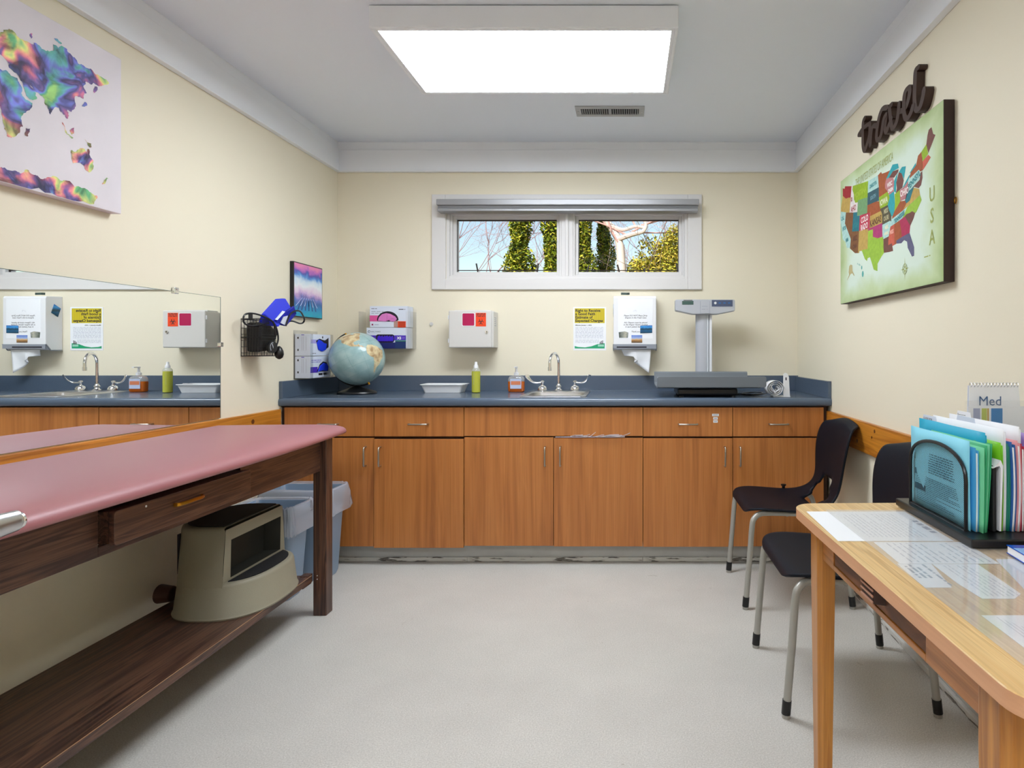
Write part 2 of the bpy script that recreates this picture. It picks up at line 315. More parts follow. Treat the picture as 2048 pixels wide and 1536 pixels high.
# vinyl base at the foot of the walls
M['base'] = mat('grey_vinyl_base', '#b9b9b5', .4, var=(14, .06)); M['basew'] = mat('scuffed_white_strip', '#d6d5d0', .45)
nt = M['basew'].node_tree; n = nt.nodes.new('ShaderNodeTexNoise'); tc = nt.nodes.new('ShaderNodeTexCoord'); mp = nt.nodes.new('ShaderNodeMapping'); mp.inputs['Scale'].default_value = (7, 7, 60)
nt.links.new(tc.outputs['Object'], mp.inputs[0]); nt.links.new(mp.outputs[0], n.inputs['Vector']); n.inputs['Scale'].default_value = 1.4; n.inputs['Detail'].default_value = 8
r = ramp(nt, [(0, '#d6d5d0'), (.56, '#cfcdc6'), (.61, '#4c443c'), (.72, '#8d877d'), (1, '#d6d5d0')]); nt.links.new(n.outputs['Fac'], r.inputs[0]); nt.links.new(r.outputs[0], nt.nodes['Principled BSDF'].inputs['Base Color'])
b = MB(); b.box(XL, XL+.006, YF, 3.335, 0, .10); struct(b.build('baseboard_left', M['wall'], bevel=.002))
b = MB(); b.box(XR-.006, XR, YF, 3.335, .0, .10, 0); b.box(XR-.022, XR-.006, YF, 3.33, 0, .022, 1); struct(b.build('baseboard_right', [M['base'], M['basew']], bevel=.002))
struct(MB().box(XL, XR, YF, YF+.008, 0, .1).build('baseboard_front', M['base']))
# door in the wall behind the camera
dr = MB().box(-.75, .2, YF, YF+.03, 0, 2.08).build('door_1', M['white']); struct(dr)
MB().box(-.68, .13, YF+.03, YF+.05, .01, 2.03).build('door_leaf', mat('door_birch', '#b98a55', .4), dr, bevel=.002)
MB().cyl((.07, YF+.05, 1), (.07, YF+.10, 1), .012).sphere((.07, YF+.115, 1), .028).build('door_handle', M['satin'], dr, smooth=True)

# window: casing, two fixed sashes, glass
wf = MB()
o = (-1.251, .466, 1.537, 2.142); i = (WX0, WX1, WZ0, WZ1); y0, y1 = YB-.018, YB
wf.box(o[0], i[0], y0, y1, o[2], o[3]); wf.box(i[1], o[1], y0, y1, o[2], o[3]); wf.box(i[0], i[1], y0, y1, o[2], i[2]); wf.box(i[0], i[1], y0, y1, i[3], o[3])
w1 = wf.build('window_1', M['casing'], bevel=.003, loc=(-.39, YB, 1.537)); struct(w1)
fr = MB()
def ring(x0, x1, z0, z1, t, ya, yb):
    fr.box(x0, x0+t, ya, yb, z0, z1); fr.box(x1-t, x1, ya, yb, z0, z1); fr.box(x0+t, x1-t, ya, yb, z0, z0+t); fr.box(x0+t, x1-t, ya, yb, z1-t, z1)
ring(WX0, WX1, WZ0, WZ1, .020, 3.905, 4.04)
for a, c in ((-1.145, -.432), (-.356, .357)):
    ring(a, c, WZ0+.02, WZ1-.02, .012, 3.925, 4.03); ring(a+.012, c-.012, WZ0+.032, WZ1-.032, .020, 3.95, 4.02)
fr.box(-.432, -.356, 3.92, 4.04, WZ0+.02, WZ1-.02); fr.box(-.404, -.384, 3.905, 3.93, WZ0+.02, WZ1-.02)
fr.build('window_frame', M['casing'], w1, bevel=.002)
gk = MB()
for a, c in ((-1.113, -.464), (-.324, .325)):
    for q in ((a-.002, a+.002, 1.655, 2.0), (c-.002, c+.002, 1.655, 2.0), (a, c, 1.668, 1.672), (a, c, 1.992, 2.0)): gk.box(q[0], q[1], 3.972, 3.985, q[2], q[3])
gk.build('gasket', mat('dark_gasket', '#2a1a18', .7), w1)
for a, c in ((-1.12, -.457), (-.331, .332)): MB().box(a, c, 3.986, 3.990, 1.655, 2.0).build('pane', M['glass'], w1)

# ------------------------------------------------------------------ roller blind, ceiling light, vent
bl = thing('cellular_blind', 'raised grey cellular blind in its headrail across the top of the window', 'blind', (-.376, 3.85, 2.0))
MB().box(-1.197, .440, 3.80, 3.882, 2.055, 2.092).build('headrail', mat('grey_blind_metal', '#9b9c9f', .35, .3), bl, bevel=.004)
b = MB()
for k in range(5): b.box(-1.19, .433, 3.812, 3.872, 2.034+k*.0045, 2.037+k*.0045)
b.box(-1.188, .431, 3.82, 3.868, 2.034, 2.055); b.build('folded_fabric', mat('grey_blind_cloth', '#8c8d90', .7), bl)
MB().box(-1.192, .435, 3.805, 3.88, 2.017, 2.034).build('bottom_rail', bpy.data.materials['grey_blind_metal'], bl, bevel=.004)
for x in (-.70, -.06): MB().box(x-.022, x+.022, 3.797, 3.806, 2.021, 2.030).box(x-.008, x+.008, 3.792, 3.80, 2.026, 2.034).build('pull_tab', M['acryl'], bl, bevel=.002)

def light_fixture(y0, label, group):
    x0, x1, y1, zb = -.998, .192, y0+.616, 2.387
    L = thing('ceiling_light', label, 'light', ((x0+x1)/2, (y0+y1)/2, zb), group)
    b = MB(); b.box(x0, x1, y0, y0+.014, zb, ZC-.004); b.box(x0, x1, y1-.014, y1, zb, ZC-.004); b.box(x0, x0+.014, y0+.014, y1-.014, zb, ZC-.004); b.box(x1-.014, x1, y0+.014, y1-.014, zb, ZC-.004)
    b.box(x0+.014, x1-.014, y0+.014, y1-.014, ZC-.02, ZC-.004); b.build('housing', M['white'], L, bevel=.003)
    b = MB(); w = .012; e = (x0+.014, x1-.014, y0+.014, y1-.014)
    b.box(e[0], e[0]+w, e[2], e[3], zb+.001, zb+.007); b.box(e[1]-w, e[1], e[2], e[3], zb+.001, zb+.007); b.box(e[0]+w, e[1]-w, e[2], e[2]+w, zb+.001, zb+.007); b.box(e[0]+w, e[1]-w, e[3]-w, e[3], zb+.001, zb+.007)
    b.build('lens_frame', M['white'], L)
    m = bpy.data.materials.get('lit_diffuser')
    if not m:
        m = bpy.data.materials.new('lit_diffuser'); m.use_nodes = True; nt = m.node_tree; bs = nt.nodes['Principled BSDF']
        bs.inputs['Base Color'].default_value = (.8, .8, .8, 1); bs.inputs['Emission Color'].default_value = (.88, .935, 1.0, 1)
        tc = nt.nodes.new('ShaderNodeTexCoord'); sp = nt.nodes.new('ShaderNodeSeparateXYZ'); nt.links.new(tc.outputs['Object'], sp.inputs[0])
        mm = nt.nodes.new('ShaderNodeMath'); mm.operation = 'MULTIPLY'; mm.inputs[1].default_value = 2*math.pi/.145; nt.links.new(sp.outputs['Y'], mm.inputs[0])
        cs = nt.nodes.new('ShaderNodeMath'); cs.operation = 'COSINE'; nt.links.new(mm.outputs[0], cs.inputs[0])
        mr = nt.nodes.new('ShaderNodeMapRange'); mr.inputs[1].default_value = -1; mr.inputs[2].default_value = 1; mr.inputs[3].default_value = LENS_POWER*.85; mr.inputs[4].default_value = LENS_POWER*1.15
        nt.links.new(cs.outputs[0], mr.inputs[0]); nt.links.new(mr.outputs[0], bs.inputs['Emission Strength'])
    MB().box(e[0]+w*.5, e[1]-w*.5, e[2]+w*.5, e[3]-w*.5, zb+.004, zb+.0075).build('diffuser', m, L)
    return L
light_fixture(2.344, 'long rectangular surface-mounted ceiling light with a glowing diffuser', None)
light_fixture(-.75, 'unseen rectangular ceiling light added behind the camera to help light the room', None)  # assumed second fixture, added out of view to help light the room

v = thing('ceiling_vent', 'small grey slotted air vent in the ceiling near the back wall', 'vent', (-.10, 3.385, ZC-.006))
x0, x1, ya, yb_ = -.292, .087, 3.317, 3.456
b = MB(); b.box(x0, x1, ya, ya+.03, ZC-.006, ZC); b.box(x0, x1, yb_-.03, yb_, ZC-.006, ZC); b.box(x0, x0+.03, ya+.03, yb_-.03, ZC-.006, ZC); b.box(x1-.03, x1, ya+.03, yb_-.03, ZC-.006, ZC); b.box(-.108, -.096, ya+.03, yb_-.03, ZC-.006, ZC)
b.build('vent_frame', mat('vent_grey', '#b4b4b4', .5, .2), v, bevel=.001)
MB().box(x0+.03, x1-.03, ya+.03, yb_-.03, ZC-.001, ZC-.0004).build('backing', mat('vent_dark', '#2a2a2a', .8), v)
b = MB(); n = 26
for k in range(n):
    x = x0+.038+k*(x1-x0-.076)/(n-1); b.obox((x, (ya+yb_)/2, ZC-.004), (.0018, yb_-ya-.06, .009), Matrix.Rotation(.5 if k < n/2 else -.5, 4, 'Y'))
b.build('louvre', bpy.data.materials['vent_grey'], v)
for x in (x0+.014, x1-.014): MB().cyl((x, (ya+yb_)/2, ZC-.006), (x, (ya+yb_)/2, ZC-.0075), .005, n=10).build('screw', M['steel'], v)
# ------------------------------------------------------------------ base cabinets
ZT = .894            # worktop height
FY = 3.26            # front plane of the doors
def bar_pull(parent, c, axis, L=.1):
    c = Vector(c); a = Vector((1, 0, 0)) if axis == 'x' else Vector((0, 0, 1)); o = Vector((0, -.028, 0)); h = a*L/2
    pts = [c-h, c-h+o*.75, c-h*.92+o, c+h*.92+o, c+h+o*.75, c+h]
    return MB().tube([pts[0], pts[1], (pts[1]+pts[2])/2+o*.06, pts[2], pts[3], (pts[3]+pts[4])/2+o*.06, pts[4], pts[5]], .0045, 10).build('handle', M['satin'], parent, smooth=True)
def cabinet(x0, x1, label, dx, kind, offs):
    T = thing('base_cabinet', label, 'cabinet', ((x0+x1)/2, 3.57, 0), 'cherry laminate base cabinets under the worktop')
    b = MB(); b.box(x0+.001, x1-.001, FY+.019, 3.895, .103, .70, 0); b.box(x0+.001, x1-.001, FY+.019, FY+.05, .70, .852, 0)
    b.box(x0+.001, x0+.02, FY+.05, 3.895, .70, .852, 0); b.box(x1-.02, x1-.001, FY+.05, 3.895, .70, .852, 0)
    b.build('body', M['cabdark'], T)
    b = MB(); b.box(x0, x1, FY+.074, FY+.10, .0, .103); b.build('toe_kick', M['base'], T)
    b = MB(); b.box(x0, x1, FY+.062, FY+.074, 0, .024); b.build('base_strip', M['basew'], T, bevel=.004)
    xm = (x0+x1)/2+dx; g = .0015
    if kind == 'sink': 
        MB().box(x0+g, x1-g, FY, FY+.018, .692, .845).build('false_drawer_front', M['cab'], T, bevel=.001)
    else:
        for a, c in ((x0+g, xm-g), (xm+g, x1-g)):
            d = MB().box(a, c, FY, FY+.018, .690, .845).build('drawer_front', M['cab'], T, bevel=.001)
            bar_pull(d, ((a+c)/2, FY, .757), 'x')
    for k, (a, c) in enumerate(((x0+g, xm-g), (xm+g, x1-g))):
        oz, oy = offs[k]
        d = MB().box(a, c, FY-oy, FY+.018-oy, .103+oz, .682+oz).build('door', M['cab'], T, bevel=.001)
        bar_pull(d, (c-.042 if k == 0 else a+.036, FY-oy, .585), 'z')
    return T
cabinet(-1.838, -.878, 'cherry laminate base cabinet in the left corner behind the exam table', 0, 'd', ((0, 0), (-.006, .005)))
cabinet(-.878, .0774, 'cherry laminate sink cabinet in the middle with paper strips caught over its door', 0, 'sink', ((.003, 0), (0, 0)))
c3 = cabinet(.0774, 1.043, 'cherry laminate base cabinet at the right with three white stickers on a drawer', -.004, 'd', ((-.002, 0), (0, 0)))
for (x, z, w) in ((.4640, .8045, .018), (.4640, .7865, .012), (.4640, .770, .012)):
    s = MB().box(x-w, x+w, FY-.0006, FY, z-.0065, z+.0065).build('sticker', M['paper'], c3)
    MB().box(x-w*.7, x+w*.7, FY-.0009, FY-.0006, z-.002, z+.002).build('print', M['inkg'], s)
b = MB(); b.box(1.043, 1.062, FY+.012, FY+.03, .103, .85); b.box(XL+.003, -1.839, FY+.012, FY+.03, .103, .85); st = b.build('trim_8', M['cabdark']); struct(st)

# worktop with rolled front edge, splashbacks
cut = (-.585, -.245, 3.365, 3.79)
wt = thing('worktop', 'slate blue laminate worktop with upstand running wall to wall under the window', 'countertop', (-.39, 3.57, ZT-.04))
b = MB()
prof = [(3.262, .860), (3.262, .854), (3.246, .854), (3.240, .860), (3.238, .872), (3.239, .883), (3.244, .891), (3.252, .8955), (3.262, .8955), (3.275, ZT), (cut[2], ZT), (cut[2], .860)]
b.prism([(XL+.001, y, z) for y, z in prof], (XR-XL-.002, 0, 0))
b.box(XL+.001, cut[0], cut[2], YB-.001, .86, ZT); b.box(cut[1], XR-.001, cut[2], YB-.001, .86, ZT); b.box(cut[0], cut[1], cut[3], YB-.001, .86, ZT)
b.build('top', M['counter'], wt, smooth=True, ang=30)
MB().box(XL+.001, XR-.001, YB-.020, YB-.001, ZT, .990).box(XL+.001, XR-.001, YB-.024, YB-.020, ZT, ZT+.003).build('upstand', M['counter'], wt, bevel=.002)
MB().box(XL+.001, XL+.02, 3.245, YB-.021, ZT, .985).build('side_splash', M['counter'], wt, bevel=.002)
MB().box(XR-.02, XR-.001, 3.245, YB-.021, ZT, .985).build('side_splash', M['counter'], wt, bevel=.002)

# sink and taps
sk_ = thing('sink', 'small stainless steel drop-in sink with rounded rim in the blue worktop', 'sink', (-.415, 3.58, ZT))
o1 = rrect(-.60, -.235, 3.335, 3.84, .03, ZT+.001); o2 = rrect(-.595, -.24, 3.34, 3.835, .028, ZT+.007)
i1 = rrect(-.578, -.252, 3.372, 3.70, .05, ZT+.006); i2 = rrect(-.573, -.257, 3.378, 3.695, .05, ZT+.002)
MB().loft([o1, o2, i1, i2], 0, caps=False).build('rim', M['steel'], sk_, smooth=True, ang=60)
MB().loft([i2, rrect(-.565, -.265, 3.388, 3.685, .05, .80), rrect(-.55, -.28, 3.40, 3.67, .05, .765), rrect(-.45, -.38, 3.50, 3.57, .02, .758)], 0, capa=False, capb=True).build('bowl', M['steel'], sk_, smooth=True, ang=60)
MB().lathe([(.001, .7585), (.02, .7595), (.022, .762), (.018, .7625)], (-.415, 3.535, 0), caps=False).build('drain', M['chrome'], sk_, smooth=True)
fx, fy, fz = -.430, 3.765, ZT+.0065
F = thing('faucet', 'chrome gooseneck faucet with two wrist blade handles behind the sink', 'faucet', (fx, fy, fz))
P = [(fx, fy, fz+.02), (fx, fy, fz+.17)]
for k in range(1, 13):
    a = math.pi*k/12*1.0; P.append((fx-.045*(1-math.cos(a))/2*.86, fy-.065*(1-math.cos(a)), fz+.17+.062*math.sin(a)))
P += [(P[-1][0], P[-1][1], P[-1][2]-.028)]
MB().tube(P, .0088, 14).build('spout', M['chrome'], F, smooth=True)
MB().cyl((P[-1][0], P[-1][1], P[-1][2]+.008), (P[-1][0], P[-1][1], P[-1][2]-.014), .0115).build('aerator', M['chrome'], F, smooth=True)
MB().lathe([(.024, 0), (.026, .006), (.016, .012), (.013, .022), (.019, .028), (.012, .036), (.0088, .045)], (fx, fy, fz), 24).build('base', M['chrome'], F, smooth=True, ang=50)
for sgn in (-1, 1):
    hx = fx+sgn*.1
    k = MB().lathe([(.029, 0), (.031, .006), (.030, .016), (.022, .028), (.009, .034), (.007, .05), (.012, .056), (.010, .062), (.001, .064)], (hx, fy, fz), 24).build('valve', M['chrome'], F, smooth=True, ang=50)
    Q = [(hx, fy, fz+.052), (hx+sgn*.03, fy-.002, fz+.050), (hx+sgn*.055, fy-.008, fz+.054), (hx+sgn*.075, fy-.014, fz+.068), (hx+sgn*.088, fy-.018, fz+.086), (hx+sgn*.092, fy-.02, fz+.100)]
    Q = catmull(Q, 4); w = [.005+.009*max(0, (i/len(Q)-.35)) * 2.2 for i in range(len(Q))]
    b = MB(); rings = []
    for i, p in enumerate(Q):
        t = (Q[min(i+1, len(Q)-1)]-Q[max(i-1, 0)]).normalized(); nrm = Vector((-t.z, 0, t.x)).normalized(); dep = Vector((0, 1, 0))
        ww = w[i]*(1 if i < len(Q)-2 else .6); th = .005-.0028*i/len(Q)
        rings.append([p + (nrm*.85-dep*.5)*ww*math.cos(2*math.pi*q/12) + (dep*.85+nrm*.5)*th*math.sin(2*math.pi*q/12) for q in range(12)])
    b.loft(rings); b.build('blade_handle', M['chrome'], F, smooth=True)

# tray, spray bottle, soap
z = ZT
T = thing('instrument_tray', 'white shallow plastic tray on the worktop left of the yellow bottle', 'tray', (-1.12, 3.73, z))
b = MB(); b.loft([rrect(-1.228, -1.012, 3.672, 3.79, .012, z+.001), rrect(-1.245, -.995, 3.66, 3.80, .014, z+.046), rrect(-1.252, -.988, 3.653, 3.807, .016, z+.048), rrect(-1.252, -.988, 3.653, 3.807, .016, z+.052), rrect(-1.243, -.997, 3.662, 3.798, .013, z+.052), rrect(-1.225, -1.015, 3.676, 3.786, .01, z+.006)], 0)
b.build('body', M['plast'], T, smooth=True, ang=35)
MB().box(-1.03, -1.002, 3.70, 3.712, z+.052, z+.056).build('clip', M['plast'], T, bevel=.002)
M['yliq'] = mat('yellow_liquid', '#b3b53c', .2, spec=.6); M['amber'] = mat('amber_liquid', '#b5560c', .15, spec=.6); M['clearp'] = clear('clear_plastic_bottle', '#dfe8ea', .25, .05, .06)
B = thing('spray_bottle', 'slim bottle of yellow liquid with white spray nozzle on the worktop', 'bottle', (-.921, 3.69, z))
MB().lathe([(.018, .001), (.0255, .004), (.0255, .125), (.025, .13)], (-.921, 3.69, z)).build('body', M['yliq'], B, smooth=True)
MB().lathe([(.0256, .13), (.0256, .137), (.020, .146), (.012, .15)], (-.921, 3.69, z), caps=False).build('shoulder', M['clearp'], B, smooth=True)
MB().lathe([(.0135, .148), (.0135, .163), (.009, .170), (.007, .186), (.001, .187)], (-.921, 3.69, z)).build('nozzle', M['plast'], B, smooth=True)
b = MB(); scribble(b, -.930, -.922, z+.05, z+.125, 9, 0, 0, o=(0, 3.6655, 0)); b.build('print', M['inkg'], B)
B = thing('soap_bottle', 'squat pump bottle of amber hand soap left of the sink', 'soap', (-.69, 3.76, z))
def ov(w, d, zz, n=24): return [Vector((-.69+w*math.copysign(abs(math.cos(2*math.pi*k/n))**.6, math.cos(2*math.pi*k/n)), 3.76+d*math.copysign(abs(math.sin(2*math.pi*k/n))**.7, math.sin(2*math.pi*k/n)), z+zz)) for k in range(n)]
MB().loft([ov(.044, .024, .001), ov(.050, .028, .006), ov(.051, .029, .060), ov(.050, .028, .066)]).build('body', M['amber'], B, smooth=True)
MB().loft([ov(.0505, .0285, .0665), ov(.050, .028, .082), ov(.043, .024, .094), ov(.022, .016, .100), ov(.014, .013, .104)], caps=False).build('shoulder', M['clearp'], B, smooth=True)
l = MB().box(-.722, -.655, 3.7300, 3.7305, z+.022, z+.082).build('label', M['label'], B)
b = MB(); b.box(-.718, -.659, 3.7294, 3.7299, z+.045, z+.068, 0); b.build('label_band', mat('salmon_print', '#cf7a55', .5), l)
MB().lathe([(.015, .103), (.015, .118), (.008, .121), (.006, .146), (.009, .148), (.008, .156), (.001, .157)], (-.69, 3.76, z)).box(-.696, -.684, 3.715, 3.76, z+.150, z+.156).build('pump', M['plast'], B, smooth=True)

# globe
gx, gy, gz, gr = -1.598, 3.60, 1.101, .154
G = thing('globe', 'pale blue world globe on a black round foot at the left end of the worktop', 'globe', (gx, gy, z))
def gmat():
    m = mat('globe_ocean', '#8fb9b8', .3, coat=.3); nt = m.node_tree; b = nt.nodes['Principled BSDF']
    tc = nt.nodes.new('ShaderNodeTexCoord'); n = nt.nodes.new('ShaderNodeTexNoise'); n.inputs['Scale'].default_value = 14; n.inputs['Detail'].default_value = 8
    nt.links.new(tc.outputs['Object'], n.inputs['Vector']); r = ramp(nt, [(.3, '#86a9ab'), (.5, '#9bb9b9'), (.7, '#b2c9c4')]); nt.links.new(n.outputs['Fac'], r.inputs[0]); nt.links.new(r.outputs[0], b.inputs['Base Color']); return m
RT = Matrix.Rotation(math.radians(-27), 3, 'Y')
def gp(lon, lat, r, l0=-126):
    a, p = math.radians(lon-l0), math.radians(lat)
    v = Vector((math.cos(p)*math.sin(a), -math.cos(p)*math.cos(a), math.sin(p)))
    t = math.radians(25); v = Vector((v.x*math.cos(t)-v.z*math.sin(t), v.y, v.x*math.sin(t)+v.z*math.cos(t)))
    return Vector((gx, gy, gz)) + v*r
sph = MB().sphere((gx, gy, gz), gr, n=48).build('sphere', gmat(), G, smooth=True)
NA = [(-165, 62), (-160, 70), (-140, 70), (-125, 70), (-110, 68), (-95, 68), (-82, 68), (-80, 62), (-94, 60), (-88, 56), (-80, 52), (-78, 60), (-65, 58), (-56, 52), (-66, 45), (-74, 40), (-76, 35), (-81, 31), (-80, 26), (-84, 30), (-90, 29), (-97, 28), (-97, 21), (-91, 19), (-87, 21), (-88, 16), (-83, 14), (-82, 9), (-78, 8), (-84, 10), (-92, 15), (-105, 20), (-112, 28), (-117, 33), (-124, 40), (-124, 48), (-135, 58), (-150, 60), (-160, 56)]
SA = [(-80, 1), (-77, 8), (-72, 12), (-62, 10), (-51, 4), (-44, -2), (-35, -6), (-38, -14), (-41, -22), (-48, -27), (-53, -34), (-58, -38), (-65, -42), (-68, -50), (-69, -55), (-74, -50), (-73, -40), (-71, -30), (-70, -18), (-76, -14), (-81, -6)]
def patch(poly, r, mbi, mi=0, l0=-126):
    bm = bmesh.new(); vs = [bm.verts.new((x, y, 0)) for x, y in poly]; bm.faces.new(vs)
    bmesh.ops.triangulate(bm, faces=bm.faces[:])
    bmesh.ops.subdivide_edges(bm, edges=bm.edges[:], cuts=5, use_grid_fill=True)
    bm.verts.index_update(); mbi.add([gp(v.co.x, v.co.y, r, l0) for v in bm.verts], [[v.index for v in f.verts] for f in bm.faces], mi); bm.free()
b = MB(); patch(NA, gr*1.004, b); patch(SA, gr*1.004, b); patch([(113, -22), (122, -18), (131, -12), (142, -11), (146, -19), (153, -27), (150, -37), (138, -34), (116, -34)], gr*1.004, b); patch([(-17, 15), (-5, 35), (20, 32), (33, 30), (43, 12), (51, 11), (40, -15), (32, -28), (18, -34), (9, 0), (-8, 5)], gr*1.004, b)
patch([(-10, 37), (0, 50), (10, 58), (30, 70), (70, 72), (110, 74), (160, 70), (178, 65), (150, 58), (140, 50), (121, 38), (120, 28), (106, 12), (95, 20), (80, 10), (70, 22), (55, 26), (35, 36), (20, 38)], gr*1.004, b)
m = mat('globe_land', '#d3bf94', .45, coat=.3); nt = m.node_tree; n = nt.nodes.new('ShaderNodeTexNoise'); n.inputs['Scale'].default_value = 30; n.inputs['Detail'].default_value = 7; tc = nt.nodes.new('ShaderNodeTexCoord')
nt.links.new(tc.outputs['Object'], n.inputs['Vector']); r = ramp(nt, [(.35, '#a98a63'), (.48, '#cdb78d'), (.6, '#ddcfa6'), (.7, '#b7bb8c')]); nt.links.new(n.outputs['Fac'], r.inputs[0]); nt.links.new(r.outputs[0], nt.nodes['Principled BSDF'].inputs['Base Color'])
b.build('continents', m, sph, smooth=True)
b = MB()
for lat in (-40, -20, 0, 20): b.tube([gp(-180+6*k, lat, gr*1.0005) for k in range(60)], .0006, 4, closed=True)
for lon in range(-180, 180, 30): b.tube([gp(lon, -84+6*k, gr*1.0005) for k in range(29)], .0006, 4)
b.build('graticule', mat('globe_lines', '#86a9aa', .5), sph)
pole = [gp(-126-90, 90-6*k, gr+.0075) for k in range(31)]
MB().tube(pole, .0042, 8).build('meridian_arm', M['black'], G, smooth=True)
MB().cyl(gp(0, 90, gr-.002), gp(0, 90, gr+.011), .005).build('pivot_pin', M['brass'], G); MB().cyl(gp(0, -90, gr-.002), gp(0, -90, gr+.014), .006).build('pivot_pin', M['brass'], G)
MB().lathe([(.108, .0005), (.112, .006), (.108, .013), (.075, .024), (.03, .040), (.022, .047), (.012, .051)], (gx, gy, z), 40, sy=.85).build('foot', M['black'], G, smooth=True)

# glove boxes: acrylic holders on the walls with two boxes each
def holder(name, label, x0, x1, y0, y1, z0, z1, openx=None):
    h = thing(name, label, 'holder', ((x0+x1)/2, (y0+y1)/2, z0)); t = .002; b = MB()
    if openx is None:    # on the back wall: open at the top, front low
        b.box(x0, x1, y1-t, y1, z0, z1); b.box(x0, x0+t, y0, y1-t, z0+t, z1-.02); b.box(x1-t, x1, y0, y1-t, z0+t, z1-.02); b.box(x0, x1, y0, y1-t, z0, z0+t)
        b.box(x0+t, x0+.03, y0, y0+t, z0+t, z1-.02); b.box(x1-.03, x1-t, y0, y0+t, z0+t, z1-.02)
    else:
        b.box(x0, x0+t, y0, y1, z0, z1); b.box(x0+t, x1, y0, y0+t, z0+t, z1-.0); b.box(x0+t, x1, y1-t, y1, z0+t, z1-.02); b.box(x0+t, x1, y0, y1, z0, z0+t)
        b.box(x1-t, x1, y0+t, y0+.03, z0+t, z1-.02); b.box(x1-t, x1, y1-.03, y1-t, z0+t, z1-.02)
    b.build('acrylic_shell', M['acryl'], h); return h
holder('glove_box_holder', 'clear acrylic holder of two glove boxes on the back wall behind the globe', -1.675, -1.352, 3.792, 3.899, 1.158, 1.412)
holder('glove_box_holder', 'clear acrylic holder of two glove boxes on the left wall beside the globe', -1.857, -1.762, 3.385, 3.648, .9905, 1.262, 1)
def blob(mb, pts, off, m): mb.prism(pts, off, m)
def arc(cx, cz, rx, rz, a0, a1, n, y): return [(cx+rx*math.cos(math.radians(a0+(a1-a0)*k/n)), y, cz+rz*math.sin(math.radians(a0+(a1-a0)*k/n))) for k in range(n+1)]
# upper: white and pink box
g = thing('glove_box', 'white and pink box of gloves on top in the back wall holder', 'glove box', (-1.488, 3.85, 1.294))
X0, X1, Z0, Z1, Y = -1.608, -1.372, 1.293, 1.425, 3.797
MB().box(X0, X1, Y, 3.893, Z0, Z1).build('carton', M['paperb'], g, bevel=.002)
b = MB(); y = Y-.0004
b.poly([(X0+.0, y, Z0+.037), (X0+.07, y, Z0+.037), (X0+.07, y, Z0+.074), (X0, y, Z0+.074)], 0); b.poly([(X0+.15, y, Z0+.0), (X0+.175, y, Z0), (X0+.175, y, Z0+.05), (X0+.15, y, Z0+.05)], 1)
scribble(b, X0+.01, X0+.09, Z0+.082, Z0+.104, 2, 0, 2, o=(0, y, 0)); scribble(b, X0+.01, X0+.045, Z0+.112, Z0+.120, 1, 0, 3, o=(0, y, 0)); scribble(b, X0+.18, X0+.22, Z0+.106, Z0+.118, 1, 0, 3, o=(0, y, 0))
b.poly([(X0+.012, y, Z0+.012), (X0+.022, y, Z0+.012), (X0+.022, y, Z0+.022), (X0+.012, y, Z0+.022)], 4); scribble(b, X0+.03, X0+.06, Z0+.012, Z0+.022, 1, 0, 2, o=(0, y, 0))
b.build('print', [M['pinkp'], mat('tan_print', '#b58f86', .5), M['inkg'], M['ink'], mat('maroon_print', '#8a1850', .5)], g)
b = MB(); b.poly(arc(X0+.112, Z0+.045, .067, .055, 0, 180, 18, Y-.0007)+[(X0+.05, Y-.0007, Z0+.038), (X0+.12, Y-.0007, Z0+.036), (X0+.165, Y-.0007, Z0+.040)], 0)
b.build('opening', M['dark'], g)
b = MB(); q = [(.052, .040), (.058, .062), (.078, .082), (.104, .088), (.13, .083), (.158, .068), (.17, .052), (.162, .040), (.14, .034), (.12, .044), (.10, .036)]
b.prism([(X0+a, Y-.0008, Z0+c) for a, c in q], (0, -.005, 0)); b.prism([(X0+a, Y-.005, Z0+c) for a, c in ((.108, .042), (.112, .080), (.135, .074), (.155, .056), (.13, .050))], (0, -.004, 0)); b.build('glove', M['pink'], g, bevel=.003)
b = MB(); b.box(X0+.176, X0+.225, Y-.003, Y-.0026, Z0+.0, Z0+.038, 0)
for k in range(4): b.box(X0+.180, X0+.221, Y-.0036, Y-.003, Z0+.006+k*.008, Z0+.009+k*.008, 1)
b.build('sticker', [M['orange'], mat('dark_red_print', '#5e1406', .5)], g)
# lower: violet halyard box
g = thing('glove_box', 'white box of violet gloves marked XS at the bottom of the back wall holder', 'glove box', (-1.488, 3.85, 1.161))
X0, X1, Z0, Z1 = -1.628, -1.375, 1.161, 1.291
MB().box(X0, X1, Y, 3.893, Z0, Z1).build('carton', M['paperb'], g, bevel=.002)
b = MB(); y = Y-.0004
b.poly([(X0+.02, y, Z0+.0), (X0+.178, y, Z0), (X0+.178, y, Z0+.038), (X0+.02, y, Z0+.038)], 0); b.poly([(X0+.178, y, Z0), (X1-.008, y, Z0), (X1-.008, y, Z0+.046), (X0+.178, y, Z0+.046)], 1)
b.poly([(X0+.178, y, Z0+.046), (X1-.008, y, Z0+.046), (X1-.008, y, Z0+.051), (X0+.178, y, Z0+.051)], 2); b.poly([(X0+.0, y, Z0+.051), (X1-.008, y, Z0+.051), (X1-.008, y, Z0+.082), (X0, y, Z0+.082)], 3)
b.text('XS', .022, (X0+.190, y-.0005, Z0+.058), m=4, bold=.001); b.text('HALYARD', .0125, (X0+.026, y, Z0+.101), m=5, sp=1.15)
b.tube([(X0+.016+.006*math.cos(k*.5), y, Z0+.106+.006*math.sin(k*.5)) for k in range(12)], .0014, 6, m=5); scribble(b, X0+.222, X0+.238, Z0+.058, Z0+.074, 2, 0, 6, o=(0, y-.0005, 0))
